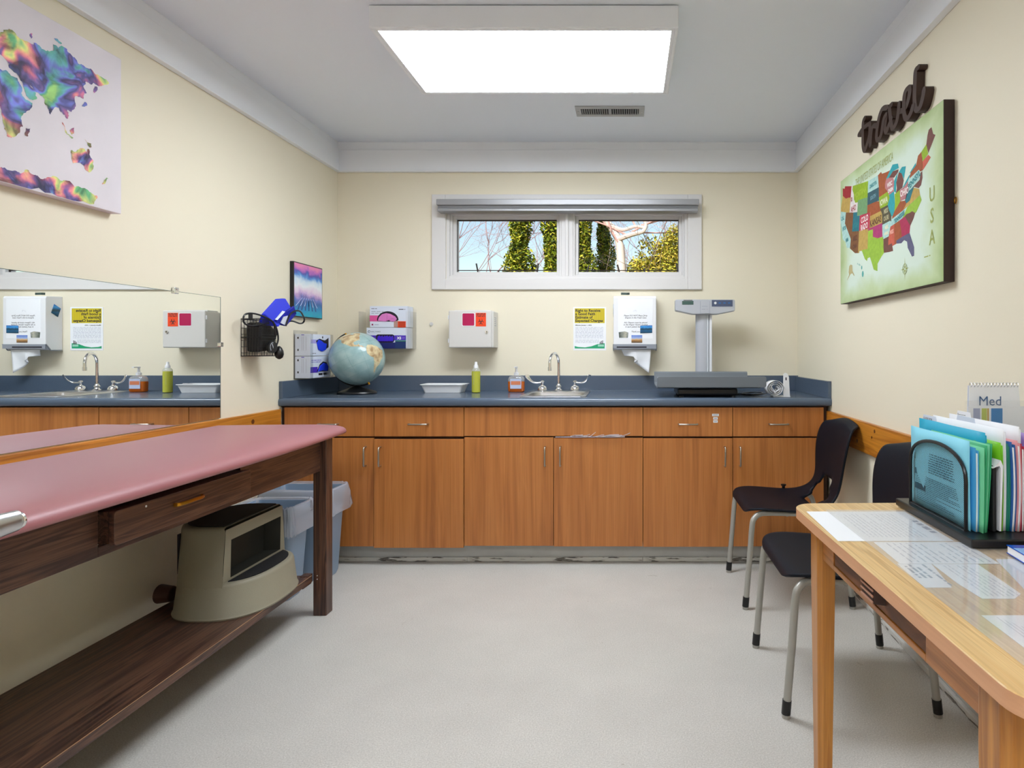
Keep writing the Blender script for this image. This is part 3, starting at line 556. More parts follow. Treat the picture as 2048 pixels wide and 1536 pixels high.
b.build('print', [M['navy'], mat('dark_blue_print', '#0d2c66', .5), mat('leaf_green_print', '#4aa85c', .5), M['purple'], M['paper'], mat('teal_ink', '#1d4656', .5), mat('lilac_ink', '#9a7be0', .5)], g)
b = MB(); b.poly([(p.x, Y-.0007, p.y) for p in rrect(X0+.060, X0+.172, Z0+.038, Z0+.088, .012, 0)], 0); b.build('opening', M['dark'], g)
b = MB()
for k in range(6): b.prism([(X0+.066+k*.016+a, Y-.0008, Z0+.042+c) for a, c in ((0, .004), (.004, .034-.003*(k % 3)), (.018, .040), (.024, .020), (.020, .002))], (0, -.004-.001*(k % 2), 0))
b.build('glove', M['gpurp'], g, bevel=.002)
# the two boxes on the left wall; their fronts face into the room
def sidebox(label, Z0, up):
    X1, XA, Y0, Y1, Z1 = -1.766, -1.852, 3.391, 3.620, Z0+.122
    g = thing('glove_box', label, 'glove box', ((X1+XA)/2, 3.505, Z0)); MB().box(XA, X1, Y0, Y1, Z0, Z1).build('carton', M['paperb'], g, bevel=.002)
    b = MB(); y = Y0-.0004; x = X1+.0004
    for (a, c, w) in ((.014, .095, .008), (.014, .028, .008)): b.poly([(XA+a, y, Z0+c), (XA+a+w, y, Z0+c), (XA+a+w, y, Z0+c+.011), (XA+a, y, Z0+c+.011)], 0)
    for a in (.038, .046, .062): b.poly([(XA+a, y, Z0+.03), (XA+a+.0022, y, Z0+.03), (XA+a+.0022, y, Z0+.108), (XA+a, y, Z0+.108)], 1)
    b.poly([(XA+.036, y, Z0+.115), (XA+.052, y, Z0+.115), (XA+.052, y, Z0+.119), (XA+.036, y, Z0+.119)], 2)
    q = (lambda y0, y1, z0, z1, m: b.poly([(x, y0, Z0+z0), (x, y1, Z0+z0), (x, y1, Z0+z1), (x, y0, Z0+z1)], m))
    if up: q(Y0+.005, Y0+.20, .070, .092, 3); q(Y0+.13, Y0+.142, .100, .112, 0); scribble(b, Y0+.02, Y0+.06, .010, .018, 1, 0, 0, right=(0, 1, 0), o=(x, 0, Z0))
    else:
        q(Y0, Y0+.08, .030, .062, 2); scribble(b, Y0+.01, Y0+.12, .085, .105, 2, 0, 2, right=(0, 1, 0), o=(x, 0, Z0)); scribble(b, Y0+.09, Y0+.20, .008, .026, 1, 0, 0, right=(0, 1, 0), o=(x, 0, Z0), hgt=.7)
    b.build('print', [M['ink'], M['inkl'], M['purple'], mat('lilac_print', '#a9a3e2', .5)], g)
    b = MB()
    pts = [(Y0+.06, .085), (Y0+.10, .098), (Y0+.16, .088), (Y0+.205, .105), (Y0+.205, .05), (Y0+.15, .03), (Y0+.09, .04)] if up else [(Y0+.07, .035), (Y0+.10, .075), (Y0+.14, .092), (Y0+.18, .085), (Y0+.205, .06), (Y0+.20, .035)]
    b.poly([(X1+.0008, a, Z0+c) for a, c in pts]); b.build('opening', M['dark'], g)
    pts = [(Y0+.065, .075), (Y0+.085, .092), (Y0+.11, .088), (Y0+.14, .075), (Y0+.175, .070), (Y0+.165, .035), (Y0+.12, .024), (Y0+.08, .036)] if up else [(Y0+.075, .034), (Y0+.10, .068), (Y0+.14, .083), (Y0+.178, .078), (Y0+.195, .055), (Y0+.18, .035), (Y0+.13, .040)]
    MB().prism([(X1+.0009, a, Z0+c) for a, c in pts], (.006, 0, 0)).build('glove', M['gblue'], g, bevel=.003)
sidebox('white box of blue gloves on top in the holder left of the globe', 1.1185, True)
sidebox('white box of blue gloves at the bottom of the holder left of the globe', .994, False)

# sharps cabinet
s_ = thing('sharps_cabinet', 'beige lockable sharps disposal cabinet with orange biohazard label on the back wall', 'sharps container', (-.97, 3.82, 1.165))
X0, X1, Z0, Z1, Y = -1.105, -.840, 1.167, 1.395, 3.752
MB().box(X0+.006, X1+.008, Y+.016, 3.899, Z0-.001, Z1-.004).box(X0+.02, X1-.02, Y+.05, 3.899, Z1-.006, Z1+.006).build('body', M['plastg'], s_, bevel=.005)
MB().box(X0, X1-.002, Y, Y+.016, Z0, Z1).build('door', M['plastg'], s_, bevel=.006, seg=3)
wx0, wx1, wz0, wz1 = X0+.086, X0+.158, Z0+.135, Z0+.210
MB().prism([(p.x, Y-.0012, p.y) for p in rrect(wx0-.004, wx1+.004, wz0-.005, wz1+.003, .008, 0)], (0, .001, 0)).build('window_surround', M['plast'], s_)
b = MB(); b.prism([(p.x, Y-.0022, p.y) for p in rrect(wx0, wx1, wz0, wz1, .006, 0)], (0, .001, 0)); b.build('window', M['magenta'], s_)
b = MB(); lx0, lx1, lz0, lz1 = X0+.167, X0+.230, Z0+.130, Z0+.213; b.box(lx0, lx1, Y-.0008, Y-.0002, lz0, lz1, 0)
y = Y-.0012; cx, cz = (lx0+lx1)/2, lz0+.028
for k in range(3):
    a = math.radians(90+120*k); c = Vector((cx+.0095*math.cos(a), y, cz+.0095*math.sin(a)))
    b.tube([c+Vector((.0085*math.cos(a+math.radians(38+ (284)*t/16)-0), 0, .0085*math.sin(a+math.radians(38+284*t/16)))) for t in range(17)], .0018, 5, m=1)
b.tube([(cx+.0065*math.cos(t*math.pi/8), y, cz+.0065*math.sin(t*math.pi/8)) for t in range(16)], .0010, 5, m=1, closed=True)
scribble(b, lx0+.005, lx1-.005, lz0+.058, lz1-.002, 3, 0, 1, o=(0, y, 0), hgt=.5)
b.build('biohazard_label', [M['orange'], M['ink']], s_)
MB().cyl((X1-.030, Y+.001, Z0+.097), (X1-.030, Y-.006, Z0+.097), .009).build('lock', M['chrome'], s_, smooth=True)
MB().box(X1-.032, X1-.028, Y-.0066, Y-.006, Z0+.092, Z0+.102).build('keyhole', M['dark'], s_)
b = MB()
for k in range(5): b.box(X1+.008, X1+.0088, Y+.04, Y+.09, Z1-.045-k*.012, Z1-.041-k*.012)
b.build('side_slot', M['inkg'], s_)
MB().box(X0-.006, X0, Y+.004, Y+.014, Z0+.03, Z0+.055).build('hinge', M['plast'], s_, bevel=.002); MB().box(X0-.006, X0, Y+.004, Y+.014, Z1-.055, Z1-.03).build('hinge', M['plast'], s_, bevel=.002)
tag(MB().cyl((-1.257, 3.8995, 1.318), (-1.257, 3.894, 1.318), .011).tube([(-1.257, 3.896, 1.322), (-1.257, 3.886, 1.318), (-1.257, 3.884, 1.310), (-1.257, 3.89, 1.303)], .0028, 8).build('wall_hook', M['plastg'], smooth=True), 'tiny adhesive wall hook left of the beige sharps cabinet', 'hook')

# poster
p = thing('poster', 'laminated good faith estimate notice with yellow heading on the back wall', 'poster', (-.2475, 3.898, 1.15))
X0, X1, Z0, Z1 = -.352, -.143, 1.150, 1.426
MB().box(X0, X1, 3.8980, 3.8995, Z0, Z1).build('sheet', M['paper'], p)
y = 3.8976; b = MB(); b.poly([(X0+.009, y, Z1-.102), (X1-.009, y, Z1-.102), (X1-.009, y, Z1-.008), (X0+.009, y, Z1-.008)], 0)
for k in range(6): b.poly([(X1-.073+k*.011, y-.0002, Z1-.101), (X1-.069+k*.011, y-.0002, Z1-.101), (X1-.068+k*.011, y-.0002, Z1-.009), (X1-.073+k*.011, y-.0002, Z1-.009)], 1)
for k, t in enumerate(('Right to Receive', 'a Good Faith', 'Estimate of', 'Expected Charges')): b.text(t, .0240, (X0+.013, y-.0005, Z1-.030-k*.0215), m=2, bold=.0007)
b.text('Effective January 1, 2022', .0105, (X0+.013, y, Z1-.119), m=2, bold=.0003)
scribble(b, X0+.013, X1-.018, Z0+.076, Z1-.126, 9, 0, 3, o=(0, y, 0)); scribble(b, X0+.013, X1-.045, Z0+.046, Z0+.070, 3, 0, 3, o=(0, y, 0), seed=5)
w = [(X0+.009, .028), (X0+.03, .022), (X0+.075, .019), (X0+.115, .026), (X0+.155, .040), (X1-.009, .046)]
b.poly([(X0+.009, y, Z0+.012), (X1-.009, y, Z0+.012)]+[(a, y, Z0+c) for a, c in w[::-1]], 4); b.poly([(X1-.052, y-.0003, Z0+.024), (X1-.014, y-.0003, Z0+.024), (X1-.014, y-.0003, Z0+.038), (X1-.052, y-.0003, Z0+.038)], 5)
for a, hh in ((X1-.038, .010), (X1-.030, .016), (X1-.022, .019)): b.sphere((a, y, Z0+.042+hh), .0028, 2, 8, (1, .1, 1)); b.poly([(a-.003, y, Z0+.038), (a+.003, y, Z0+.038), (a+.002, y, Z0+.040+hh), (a-.002, y, Z0+.040+hh)], 2)
b.build('print', [M['yellow'], M['yellowd'], M['ink'], M['inkl'], M['green'], mat('pale_green_print', '#9bd4bd', .5)], p)

# towel dispenser
d = thing('paper_towel_dispenser', 'white metal paper towel dispenser with a taped notice and small magnets', 'dispenser', (.04, 3.84, 1.15))
X0, X1, Z0, Z1, Y = -.093, .172, 1.152, 1.486, 3.785
pr = [(Y, Z0+.035), (Y, Z1-.012), (Y+.006, Z1), (3.899, Z1+.006), (3.899, Z0), (Y+.03, Z0)]
MB().prism([(X0, a, c) for a, c in pr], (X1-X0, 0, 0)).build('casing', M['plast'], d, bevel=.003)
b = MB(); b.prism([(X0-.004, a, c) for a, c in ((Y-.003, Z0+.036), (Y+.03, Z0-.004), (3.895, Z0-.004), (3.895, Z0), (Y+.034, Z0+.001), (Y+.004, Z0+.037))], (.004, 0, 0)); b.prism([(X1, a, c) for a, c in ((Y-.003, Z0+.036), (Y+.03, Z0-.004), (3.895, Z0-.004), (3.895, Z0), (Y+.034, Z0+.001), (Y+.004, Z0+.037))], (.004, 0, 0))
b.box(X0, X1, Y-.003, Y+.0, Z0+.008, Z0+.036); b.build('mouth', mat('grey_dispenser_edge', '#8d929c', .4), d)
MB().box(X0+.02, X1-.06, Y-.0036, Y-.003, Z0+.014, Z0+.022).build('slot', M['dark'], d)
s2 = MB().box(X0+.028, X1-.022, Y-.0012, Y-.0004, Z0+.072, Z1-.016).build('notice', M['paper'], d)
y = Y-.0016; b = MB(); lines = [('Please DO NOT Place Dirty', .125), ('Diapers in the Trash Cans', .138), ('ALL Diapers must be placed', .168), ("in the Diaper Genie's located", .181), ('in each patient bathroom', .194), ('Thank you', .224)]
for t, dz in lines: b.text(t, .0125, ((X0+X1)/2+.004, y, Z1-dz), m=0, al='CENTER', bold=.00015, shear=.25)
b.tube([((X0+X1)/2+.012*math.cos(k), y, Z1-.092+.006*math.sin(k*1.7)) for k in range(8)], .0004, 4, m=1)
b.build('lettering', [M['ink'], M['inkl']], s2)
def scene_mat(name, stops, axis='Z', sc=1.0, off=0.0, nz=.15, ns=60):
    m = bpy.data.materials.new(name); m.use_nodes = True; nt = m.node_tree; L = nt.links.new; bs = nt.nodes['Principled BSDF']; bs.inputs['Roughness'].default_value = .35
    tc = nt.nodes.new('ShaderNodeTexCoord'); n = nt.nodes.new('ShaderNodeTexNoise'); n.inputs['Scale'].default_value = ns; n.inputs['Detail'].default_value = 5
    L(tc.outputs['Generated'], n.inputs['Vector']) if ns < 20 else L(tc.outputs['Object'], n.inputs['Vector'])
    sp = nt.nodes.new('ShaderNodeSeparateXYZ'); L(tc.outputs['Generated'], sp.inputs[0])
    a = nt.nodes.new('ShaderNodeMath'); a.operation = 'MULTIPLY_ADD'; a.inputs[1].default_value = nz; L(n.outputs['Fac'], a.inputs[0]); L(sp.outputs[axis], a.inputs[2])
    s = nt.nodes.new('ShaderNodeMath'); s.operation = 'SUBTRACT'; s.inputs[1].default_value = nz/2; L(a.outputs[0], s.inputs[0])
    r = ramp(nt, stops); L(s.outputs[0], r.inputs[0]); L(r.outputs[0], bs.inputs['Base Color']); return m
lake = scene_mat('lake_picture', [(.0, '#063a52'), (.35, '#0c5a86'), (.5, '#173a44'), (.62, '#15639a'), (.8, '#3f9be0'), (1, '#0c5cb0')], nz=.35)
dome = scene_mat('sandy_picture', [(.0, '#5b4636'), (.3, '#a87c48'), (.45, '#d9b98c'), (.58, '#9fb4e0'), (1, '#5b7ed0')], nz=.3)
arch = scene_mat('arch_picture', [(.0, '#44504a'), (.4, '#8a8f86'), (.7, '#b9b6a5'), (1, '#5a6a6a')], axis='X', nz=.6)
def magnet(label, pts, m, loc=None): return tag(MB().prism(pts, (0, .0015, 0)).build('fridge_magnet', m), label, 'magnet', 'picture magnets on the towel dispenser')
y = Y-.0022
magnet('small grey picture magnet of an arch at the left on the towel dispenser', [(X0+.035, y, Z0+.076), (X0+.089, y, Z0+.076), (X0+.092, y, Z0+.108), (X0+.07, y, Z0+.116), (X0+.032, y, Z0+.110)], arch)
magnet('small picture magnet of a pale dome building, lowest on the towel dispenser', [(X0+.111, y, Z0+.046), (X0+.178, y, Z0+.046), (X0+.178, y, Z0+.092), (X0+.111, y, Z0+.092)], dome)
magnet('blue lake picture magnet at the right edge of the towel dispenser', [(X0+.165, y-.0015, Z0+.104), (X0+.240, y-.0015, Z0+.106), (X0+.240, y-.0015, Z0+.153), (X0+.166, y-.0015, Z0+.151)], lake)
tag(MB().prism([(X0-.0025, 3.82, Z1-.10), (X0-.0025, 3.865, Z1-.125), (X0-.0025, 3.885, Z1-.07), (X0-.0025, 3.84, Z1-.045)], (.0015, 0, 0)).build('fridge_magnet', lake), 'tilted blue picture magnet on the left side of the towel dispenser', 'magnet', 'picture magnets on the towel dispenser')
tag(MB().prism([(X0+.045, 3.83, Z1+.0115), (X0+.05, 3.81, Z1+.0105), (X0+.085, 3.805, Z1+.009), (X0+.10, 3.825, Z1+.0115), (X0+.075, 3.85, Z1+.014)], (0, 0, .014)).build('fridge_magnet', mat('dark_green_stone', '#3c4f4a', .4)), 'dark green oval magnet lying on top of the towel dispenser', 'magnet', 'picture magnets on the towel dispenser')
# towel hanging out
pt = MB(); cols = []
def tw(u, v):   # u along the width, v down
    x = -.045+.185*u-.012*v+(.03*v if u < .5 else 0); z = 1.156-(.050+.085*max(0, (u-.28))/.72*1.15)*v
    if u < .36: z = 1.156-.040*v-.02*v*u
    yy = 3.80+.010*math.sin(u*9+v*1.5)*v+.012*v; return (x, yy, z)
nu, nv = 22, 8
pt.add([tw(i/nu, j/nv) for j in range(nv+1) for i in range(nu+1)], [(j*(nu+1)+i, j*(nu+1)+i+1, (j+1)*(nu+1)+i+1, (j+1)*(nu+1)+i) for j in range(nv) for i in range(nu)])
tag(pt.build('paper_towel', M['paper'], smooth=True, solid=.0006), 'white paper towel hanging out of the dispenser', 'paper towel')

# baby scale
s_ = thing('baby_scale', 'grey digital baby scale with a weighing tray and a T-shaped display column', 'scale', (.45, 3.5, ZT))
M['sgrey'] = mat('silver_grey_plastic', '#b9bdc6', .35, .25, bump=(300, .03)); M['sdark'] = mat('slate_tray_plastic', '#70767d', .4)
MB().box(.268, .598, 3.335, 3.62, ZT+.008, .942).build('base', M['black'], s_, bevel=.012, seg=3)
for x in (.29, .575):
    for yy in (3.36, 3.59): MB().cyl((x, yy, ZT), (x, yy, ZT+.010), .012).build('rubber_foot', M['black'], s_)
b = MB(); rings = []
xs0, xs1 = .155, .745
prof = [(3.300, 1.006), (3.296, 1.000), (3.300, .950), (3.315, .944), (3.66, .944), (3.682, .955), (3.690, 1.018), (3.684, 1.022), (3.676, 1.015), (3.665, .962), (3.62, .952), (3.335, .952), (3.318, .958), (3.310, 1.006)]
b.prism([(xs0, a, c) for a, c in prof], (xs1-xs0-.03, 0, 0)); 
b.build('tray', M['sdark'], s_, smooth=True, ang=35)
b = MB(); b.prism([(p.x, 3.2945, p.y) for p in rrect(.156, .744, .949, 1.008, .012, 0)], (0, .007, 0)); b.build('tray_front_lip', mat('slate_lip', '#6a7077', .35), s_, bevel=.002)
MB().loft([[Vector((.458+.049*math.cos(2*math.pi*k/28), 3.735+.035*math.sin(2*math.pi*k/28), zz)) for k in range(28)] for zz in (ZT+.002, 1.375)]).build('column', M['sgrey'], s_, smooth=True)
MB().box(.478, .484, 3.697, 3.705, .95, 1.375).box(.49, .506, 3.700, 3.72, .95, 1.375).build('column_groove', mat('light_groove', '#dfe1e6', .3), s_, bevel=.002)
MB().box(.40, .52, 3.64, 3.77, ZT+.008, .94).build('column_bracket', M['black'], s_, bevel=.006)
hd = [(.282, 1.455), (.632, 1.455), (.640, 1.452), (.640, 1.386), (.535, 1.366), (.385, 1.366), (.282, 1.388)]
h = MB().prism([(a, 3.668, c) for a, c in hd], (0, .075, 0)).build('display_head', M['sgrey'], s_, bevel=.006, seg=3)
y = 3.6665
MB().box(.322, .390, y, y+.003, 1.424, 1.446).build('screen', mat('lcd_screen', '#44605c', .2), h); MB().box(.330, .384, y-.0004, y+.003, 1.4475, 1.4525).build('screen_label', mat('grey_strip', '#5e615e', .5), h)
b = MB(); b.box(.500, .625, y, y+.003, 1.413, 1.452, 0); b.build('button_panel', mat('blue_grey_panel', '#4a5570', .35), h)
MB().cyl((.521, y+.001, 1.434), (.521, y-.002, 1.434), .0075).build('button', M['plast'], h)
for x in (.548, .576, .604): MB().box(x-.007, x+.007, y-.0008, y, 1.431, 1.437).build('button', mat('blue_button', '#2c6bb0', .4), h, bevel=.0005)
b = MB(); b.box(.432, .486, y-.001, y+.002, 1.372, 1.450, 0); b.box(.430, .4315, y-.0015, y, 1.372, 1.445, 1); b.box(.4865, .488, y-.0015, y, 1.372, 1.445, 1); scribble(b, .440, .475, 1.39, 1.425, 2, 0, 1, o=(0, y-.0014, 0), hgt=.15)
b.build('centre_plate', [M['sgrey'], M['inkg']], h)
tag(MB().tube(catmull([(.52, 3.60, ZT+.012), (.63, 3.52, ZT+.004), (.72, 3.45, ZT+.008), (.77, 3.52, ZT+.012), (.72, 3.62, ZT+.006), (.66, 3.55, ZT+.003), (.70, 3.42, ZT+.003), (.78, 3.48, ZT+.010), (.86, 3.70, ZT+.004)], 8), .0028, 8).build('power_cord', M['black'], smooth=True), 'black power cord curled behind the baby scale', 'cord')
# infant measuring strip: upright end stop with rolled mat
t = thing('length_measure', 'white infant length measure, rolled up with its upright end stop, by the scale', 'measuring tape', (.84, 3.37, ZT))
out = [(.845, ZT+.001), (.882, ZT+.001), (.876, ZT+.110), (.868, ZT+.128), (.855, ZT+.133), (.846, ZT+.125)]
b = MB(); b.prism([(a, 3.335, c) for a, c in out], (0, .006, 0)); b.prism([(.79, 3.334, ZT+.0005), (.884, 3.334, ZT+.0005), (.884, 3.334, ZT+.005), (.79, 3.334, ZT+.005)], (0, .07, 0)); b.build('end_stop', M['plast'], t, bevel=.0015)
MB().box(.857, .863, 3.3344, 3.335, ZT+.092, ZT+.108).build('hanging_hole', M['dark'], t)
b = MB(); cx, cz = .800, ZT+.048; rings = []
for k in range(80):
    a = k*.25; r = .044-.00033*k*1.1; rings.append((cx+r*1.12*math.cos(a), cz+r*math.sin(a)))
b.add([(x, yy, q) for x, q in rings for yy in (3.325, 3.405)], [(2*i, 2*i+1, 2*i+3, 2*i+2) for i in range(79)])
b.build('rolled_mat', M['plast'], t, smooth=True, solid=.0015)
MB().prism([(.772, 3.33, ZT+.068), (.798, 3.33, ZT+.022), (.826, 3.33, ZT+.044), (.826, 3.33, ZT+.047), (.799, 3.33, ZT+.028), (.775, 3.33, ZT+.069)], (0, .07, 0)).build('mat_end', M['paper'], t)

# strips caught in the sink cabinet door
b = MB(); rnd = random.Random(3)
for k in range(9):
    x0 = -.31+.028*k; L = rnd.uniform(.05, .12); up = rnd.uniform(.0, .022)
    P = [Vector((x0+L*q/5, 3.2565-.006*math.sin(q*.6)-.0006*k, .6895+up*(q/5)**1.5+.004*math.sin(q*.9+k))) for q in range(6)]
    for i in range(5): b.add([P[i], P[i+1], P[i+1]+Vector((0, -.003, .0035)), P[i]+Vector((0, -.003, .0035))], [(0, 1, 2, 3)])
b.box(-.39, -.02, 3.2575, 3.2600, .6862, .6885)
tag(b.build('paper_strips', mat('pinkish_white_paper', '#dcd5dc', .6), solid=.0006), 'white paper strips caught above the right sink cabinet door', 'paper')
# ------------------------------------------------------------------ left wall: mirror, pictures, cuff basket
m_ = thing('wall_mirror', 'large frameless mirror on the left wall above the exam table', 'mirror', (XL+.004, 1.85, .842))
MB().box(XL+.001, XL+.006, .70, 2.772, .842, 1.389).build('mirror_glass', M['mirror'], m_)
b = MB(); b.box(XL+.001, XL+.0065, 2.772, 2.7745, .842, 1.390).box(XL+.001, XL+.0065, .70, 2.7745, 1.389, 1.3905); b.build('polished_edge', mat('mirror_edge', '#6d7f78', .2, .3), m_)
for y, z in ((2.495, 1.392), (1.4, 1.392)): MB().box(XL+.001, XL+.014, y-.012, y+.012, z-.012, z+.014).cyl((XL+.012, y, z+.007), (XL+.016, y, z+.007), .005).build('mirror_clip', M['chrome'], m_, bevel=.003)
MB().box(XL+.001, XL+.014, 2.762, 2.784, 1.165, 1.185).build('mirror_clip', M['chrome'], m_, bevel=.003)

def watercolour():
    m = bpy.data.materials.new('watercolour_ink'); m.use_nodes = True; nt = m.node_tree; L = nt.links.new; bs = nt.nodes['Principled BSDF']; bs.inputs['Roughness'].default_value = .6
    tc = nt.nodes.new('ShaderNodeTexCoord')
    def nz(s, off, dist=1.2, d=4):
        mp = nt.nodes.new('ShaderNodeMapping'); mp.inputs['Location'].default_value = off; L(tc.outputs['Object'], mp.inputs[0])
        n = nt.nodes.new('ShaderNodeTexNoise'); n.inputs['Scale'].default_value = s; n.inputs['Detail'].default_value = d; n.inputs['Distortion'].default_value = dist; L(mp.outputs[0], n.inputs[0]); return n
    n = nz(7.5, (3.1, 1.7, .3), .5, 3); r = ramp(nt, [(.34, '#7cc23a'), (.39, '#2f9f6a'), (.43, '#2fa0b0'), (.46, '#2c3fc8'), (.49, '#332a78'), (.52, '#6a3f98'), (.55, '#c83a6e'), (.585, '#e0785a'), (.62, '#cdd050'), (.67, '#3fae62')]); L(n.outputs['Fac'], r.inputs[0])
    n2 = nz(11, (.3, 5, 2), 1.5, 6); r2 = ramp(nt, [(.36, (.14, .12, .18)), (.46, (.7, .68, .75)), (.54, (1.1, 1.1, 1.1)), (.66, (1.6, 1.5, 1.5))]); L(n2.outputs['Fac'], r2.inputs[0])
    mx = nt.nodes.new('ShaderNodeMix'); mx.data_type = 'RGBA'; mx.blend_type = 'MULTIPLY'; mx.inputs[0].default_value = .85; L(r.outputs[0], mx.inputs[6]); L(r2.outputs[0], mx.inputs[7]); hs = nt.nodes.new('ShaderNodeHueSaturation'); hs.inputs['Saturation'].default_value = .78; L(mx.outputs[2], hs.inputs['Color']); L(hs.outputs[0], bs.inputs['Base Color']); return m
wc = watercolour()
c = thing('canvas_print', 'unframed canvas print of a watercolour world map high on the left wall', 'picture', (XL+.02, 1.72, 1.635))
MB().box(XL+.001, -1.8202, 1.25, 2.193, 1.637, 2.193).build('canvas', mat('mauve_grey_canvas', '#ded8de', .75, bump=(600, .1), var=(5, .05)), c, bevel=.002)
b = MB()
def coast(P, seed):
    rnd_ = random.Random(seed)
    for it in range(3):
        Q = []
        for i, a in enumerate(P):
            c_ = P[(i+1) % len(P)]; d_ = math.hypot(c_[0]-a[0], c_[1]-a[1]); Q.append(a)
            if d_ > .006: Q.append(((a[0]+c_[0])/2+rnd_.gauss(0, .13)*min(d_, .035), (a[1]+c_[1])/2+rnd_.gauss(0, .13)*min(d_, .035)))
        P = Q
    return P
for i_, P in enumerate(WORLD): b.poly([(-1.8194, y, min(max(z, 1.639), 2.19)) for y, z in coast(P, i_)])
# Americas, west of the visible part
b.poly([(-1.8194, 1.28+q[0], 1.80+q[1]) for q in [(0, .30), (.10, .34), (.22, .32), (.26, .25), (.18, .18), (.13, .12), (.17, .08), (.24, .02), (.20, -.06), (.17, -.13), (.15, -.04), (.12, .04), (.09, .12), (.04, .2)]])
b.build('painted_land', wc, c)
def sunset():
    m = bpy.data.materials.new('sunset_harbour'); m.use_nodes = True; nt = m.node_tree; L = nt.links.new; bs = nt.nodes['Principled BSDF']; bs.inputs['Roughness'].default_value = .4
    tc = nt.nodes.new('ShaderNodeTexCoord'); sp = nt.nodes.new('ShaderNodeSeparateXYZ'); L(tc.outputs['Generated'], sp.inputs[0])
    n = nt.nodes.new('ShaderNodeTexNoise'); n.inputs['Scale'].default_value = 3.2; n.inputs['Detail'].default_value = 5; n.inputs['Distortion'].default_value = .6; L(tc.outputs['Generated'], n.inputs[0])
    a = nt.nodes.new('ShaderNodeMath'); a.operation = 'MULTIPLY_ADD'; a.inputs[1].default_value = .36; L(n.outputs['Fac'], a.inputs[0]); L(sp.outputs['Z'], a.inputs[2])
    s = nt.nodes.new('ShaderNodeMath'); s.operation = 'SUBTRACT'; s.inputs[1].default_value = .18; L(a.outputs[0], s.inputs[0])
    r = ramp(nt, [(0, '#17a6c0'), (.16, '#1d8cc0'), (.28, '#2f66a8'), (.36, '#6f7cc4'), (.43, '#c9a8d8'), (.50, '#e6d2e4'), (.60, '#e9eef2'), (.70, '#cfe2f0'), (.78, '#4f94d8'), (.85, '#4a50b0'), (.92, '#c06ac0'), (1, '#e888b8')]); L(s.outputs[0], r.inputs[0]); L(r.outputs[0], bs.inputs['Base Color']); return m
c = thing('framed_picture', 'small black-edged picture of a blue and pink harbour near the corner of the left wall', 'picture', (XL+.012, 3.51, 1.335))
MB().box(XL+.001, -1.836, 3.35, 3.664, 1.335, 1.640).build('frame', M['black'], c, bevel=.0015)
MB().box(-1.836, -1.8355, 3.356, 3.658, 1.341, 1.634).build('print', sunset(), c)
b = MB(); rnd = random.Random(5)
for k in range(13):
    y = 3.375+k*.022; yb = 3.505+(y-3.505)*2.1; w = .003
    if abs(yb-3.505) < .138: b.poly([(-1.8352, y-.0015, 1.448), (-1.8352, y+.0015, 1.448), (-1.8352, yb+w, 1.40-abs(y-3.5)*.05), (-1.8352, yb-w, 1.40-abs(y-3.5)*.05)], 0)
    if abs(yb-3.505) < .138: b.poly([(-1.8352, yb*.2+y*.8-.004, 1.435), (-1.8352, yb*.2+y*.8+.004, 1.435), (-1.8352, yb*.7+y*.3+.006 if abs(yb-3.505) < .14 else y, 1.375), (-1.8352, yb*.7+y*.3-.006 if abs(yb-3.505) < .14 else y, 1.375)], 2)
for k in range(26): y = 3.37+k*.011; b.box(-1.8354, -1.8350, y, y+.0012, 1.445, 1.452+rnd.random()*.022, 1)
b.build('boats', [mat('pale_boat', '#d6dcf2', .5), mat('mast_ink', '#8a5a8a', .5), mat('deep_blue_boat', '#2a4a86', .5)], c)

# wire basket with cuffs
k_ = thing('wire_basket', 'small black wire basket screwed to the left wall right of the mirror', 'basket', (XL+.05, 3.03, 1.12))
b = MB(); x0, x1, ya, yb_, z0, z1 = XL+.004, XL+.095, 2.925, 3.045, 1.122, 1.300
for z, dx in ((z0, .0), (z0+.09, .006), (z1, .012)): b.tube([(x0, ya, z), (x1+dx, ya, z), (x1+dx, yb_, z), (x0, yb_, z)], .0022, 6, closed=True)
for q in range(15):
    y = ya+(yb_-ya)*q/14; b.tube([(x0, y, z0), (x1, y, z0), (x1+.012, y, z1)], .0013, 5)
for q in range(8):
    x = x0+(x1-x0)*q/7
    for y in (ya, yb_): b.tube([(x, y, z0), (x+.012*q/7, y, z1)], .0013, 5)
for q in range(6): z = z0+(z1-z0)*(q+.5)/6; b.tube([(x0, ya, z), (x1+.008, ya, z), (x1+.008, yb_, z), (x0, yb_, z)], .0012, 5)
b.build('wire_frame', M['blackm'], k_)
MB().box(x0-.003, x0, ya+.06, ya+.09, z1, z1+.03).build('mounting_tab', M['blackm'], k_)
cu = thing('blood_pressure_cuff', 'royal blue blood pressure cuff with coiled black tubing sticking out of the wall basket', 'blood pressure cuff', (XL+.06, 3.0, 1.26))
def fold(pts, off): return MB().prism(pts, off)
fold([(-1.795, 2.955, 1.275), (-1.775, 2.955, 1.325), (-1.752, 3.03, 1.405), (-1.735, 3.06, 1.410), (-1.715, 3.075, 1.365), (-1.735, 3.0, 1.265)], (.012, .010, 0)).build('cuff_body', M['blue'], cu, bevel=.004)
fold([(-1.745, 3.005, 1.28), (-1.735, 3.01, 1.315), (-1.705, 3.10, 1.375), (-1.70, 3.115, 1.335), (-1.722, 3.06, 1.27)], (.013, -.006, 0)).build('cuff_flap', mat('deep_blue_nylon', '#061396', .6), cu, bevel=.004)
fold([(-1.738, 3.0, 1.300), (-1.722, 3.035, 1.345), (-1.716, 3.05, 1.342), (-1.732, 3.01, 1.298)], (.010, -.012, 0)).build('label', M['paperb'], cu)
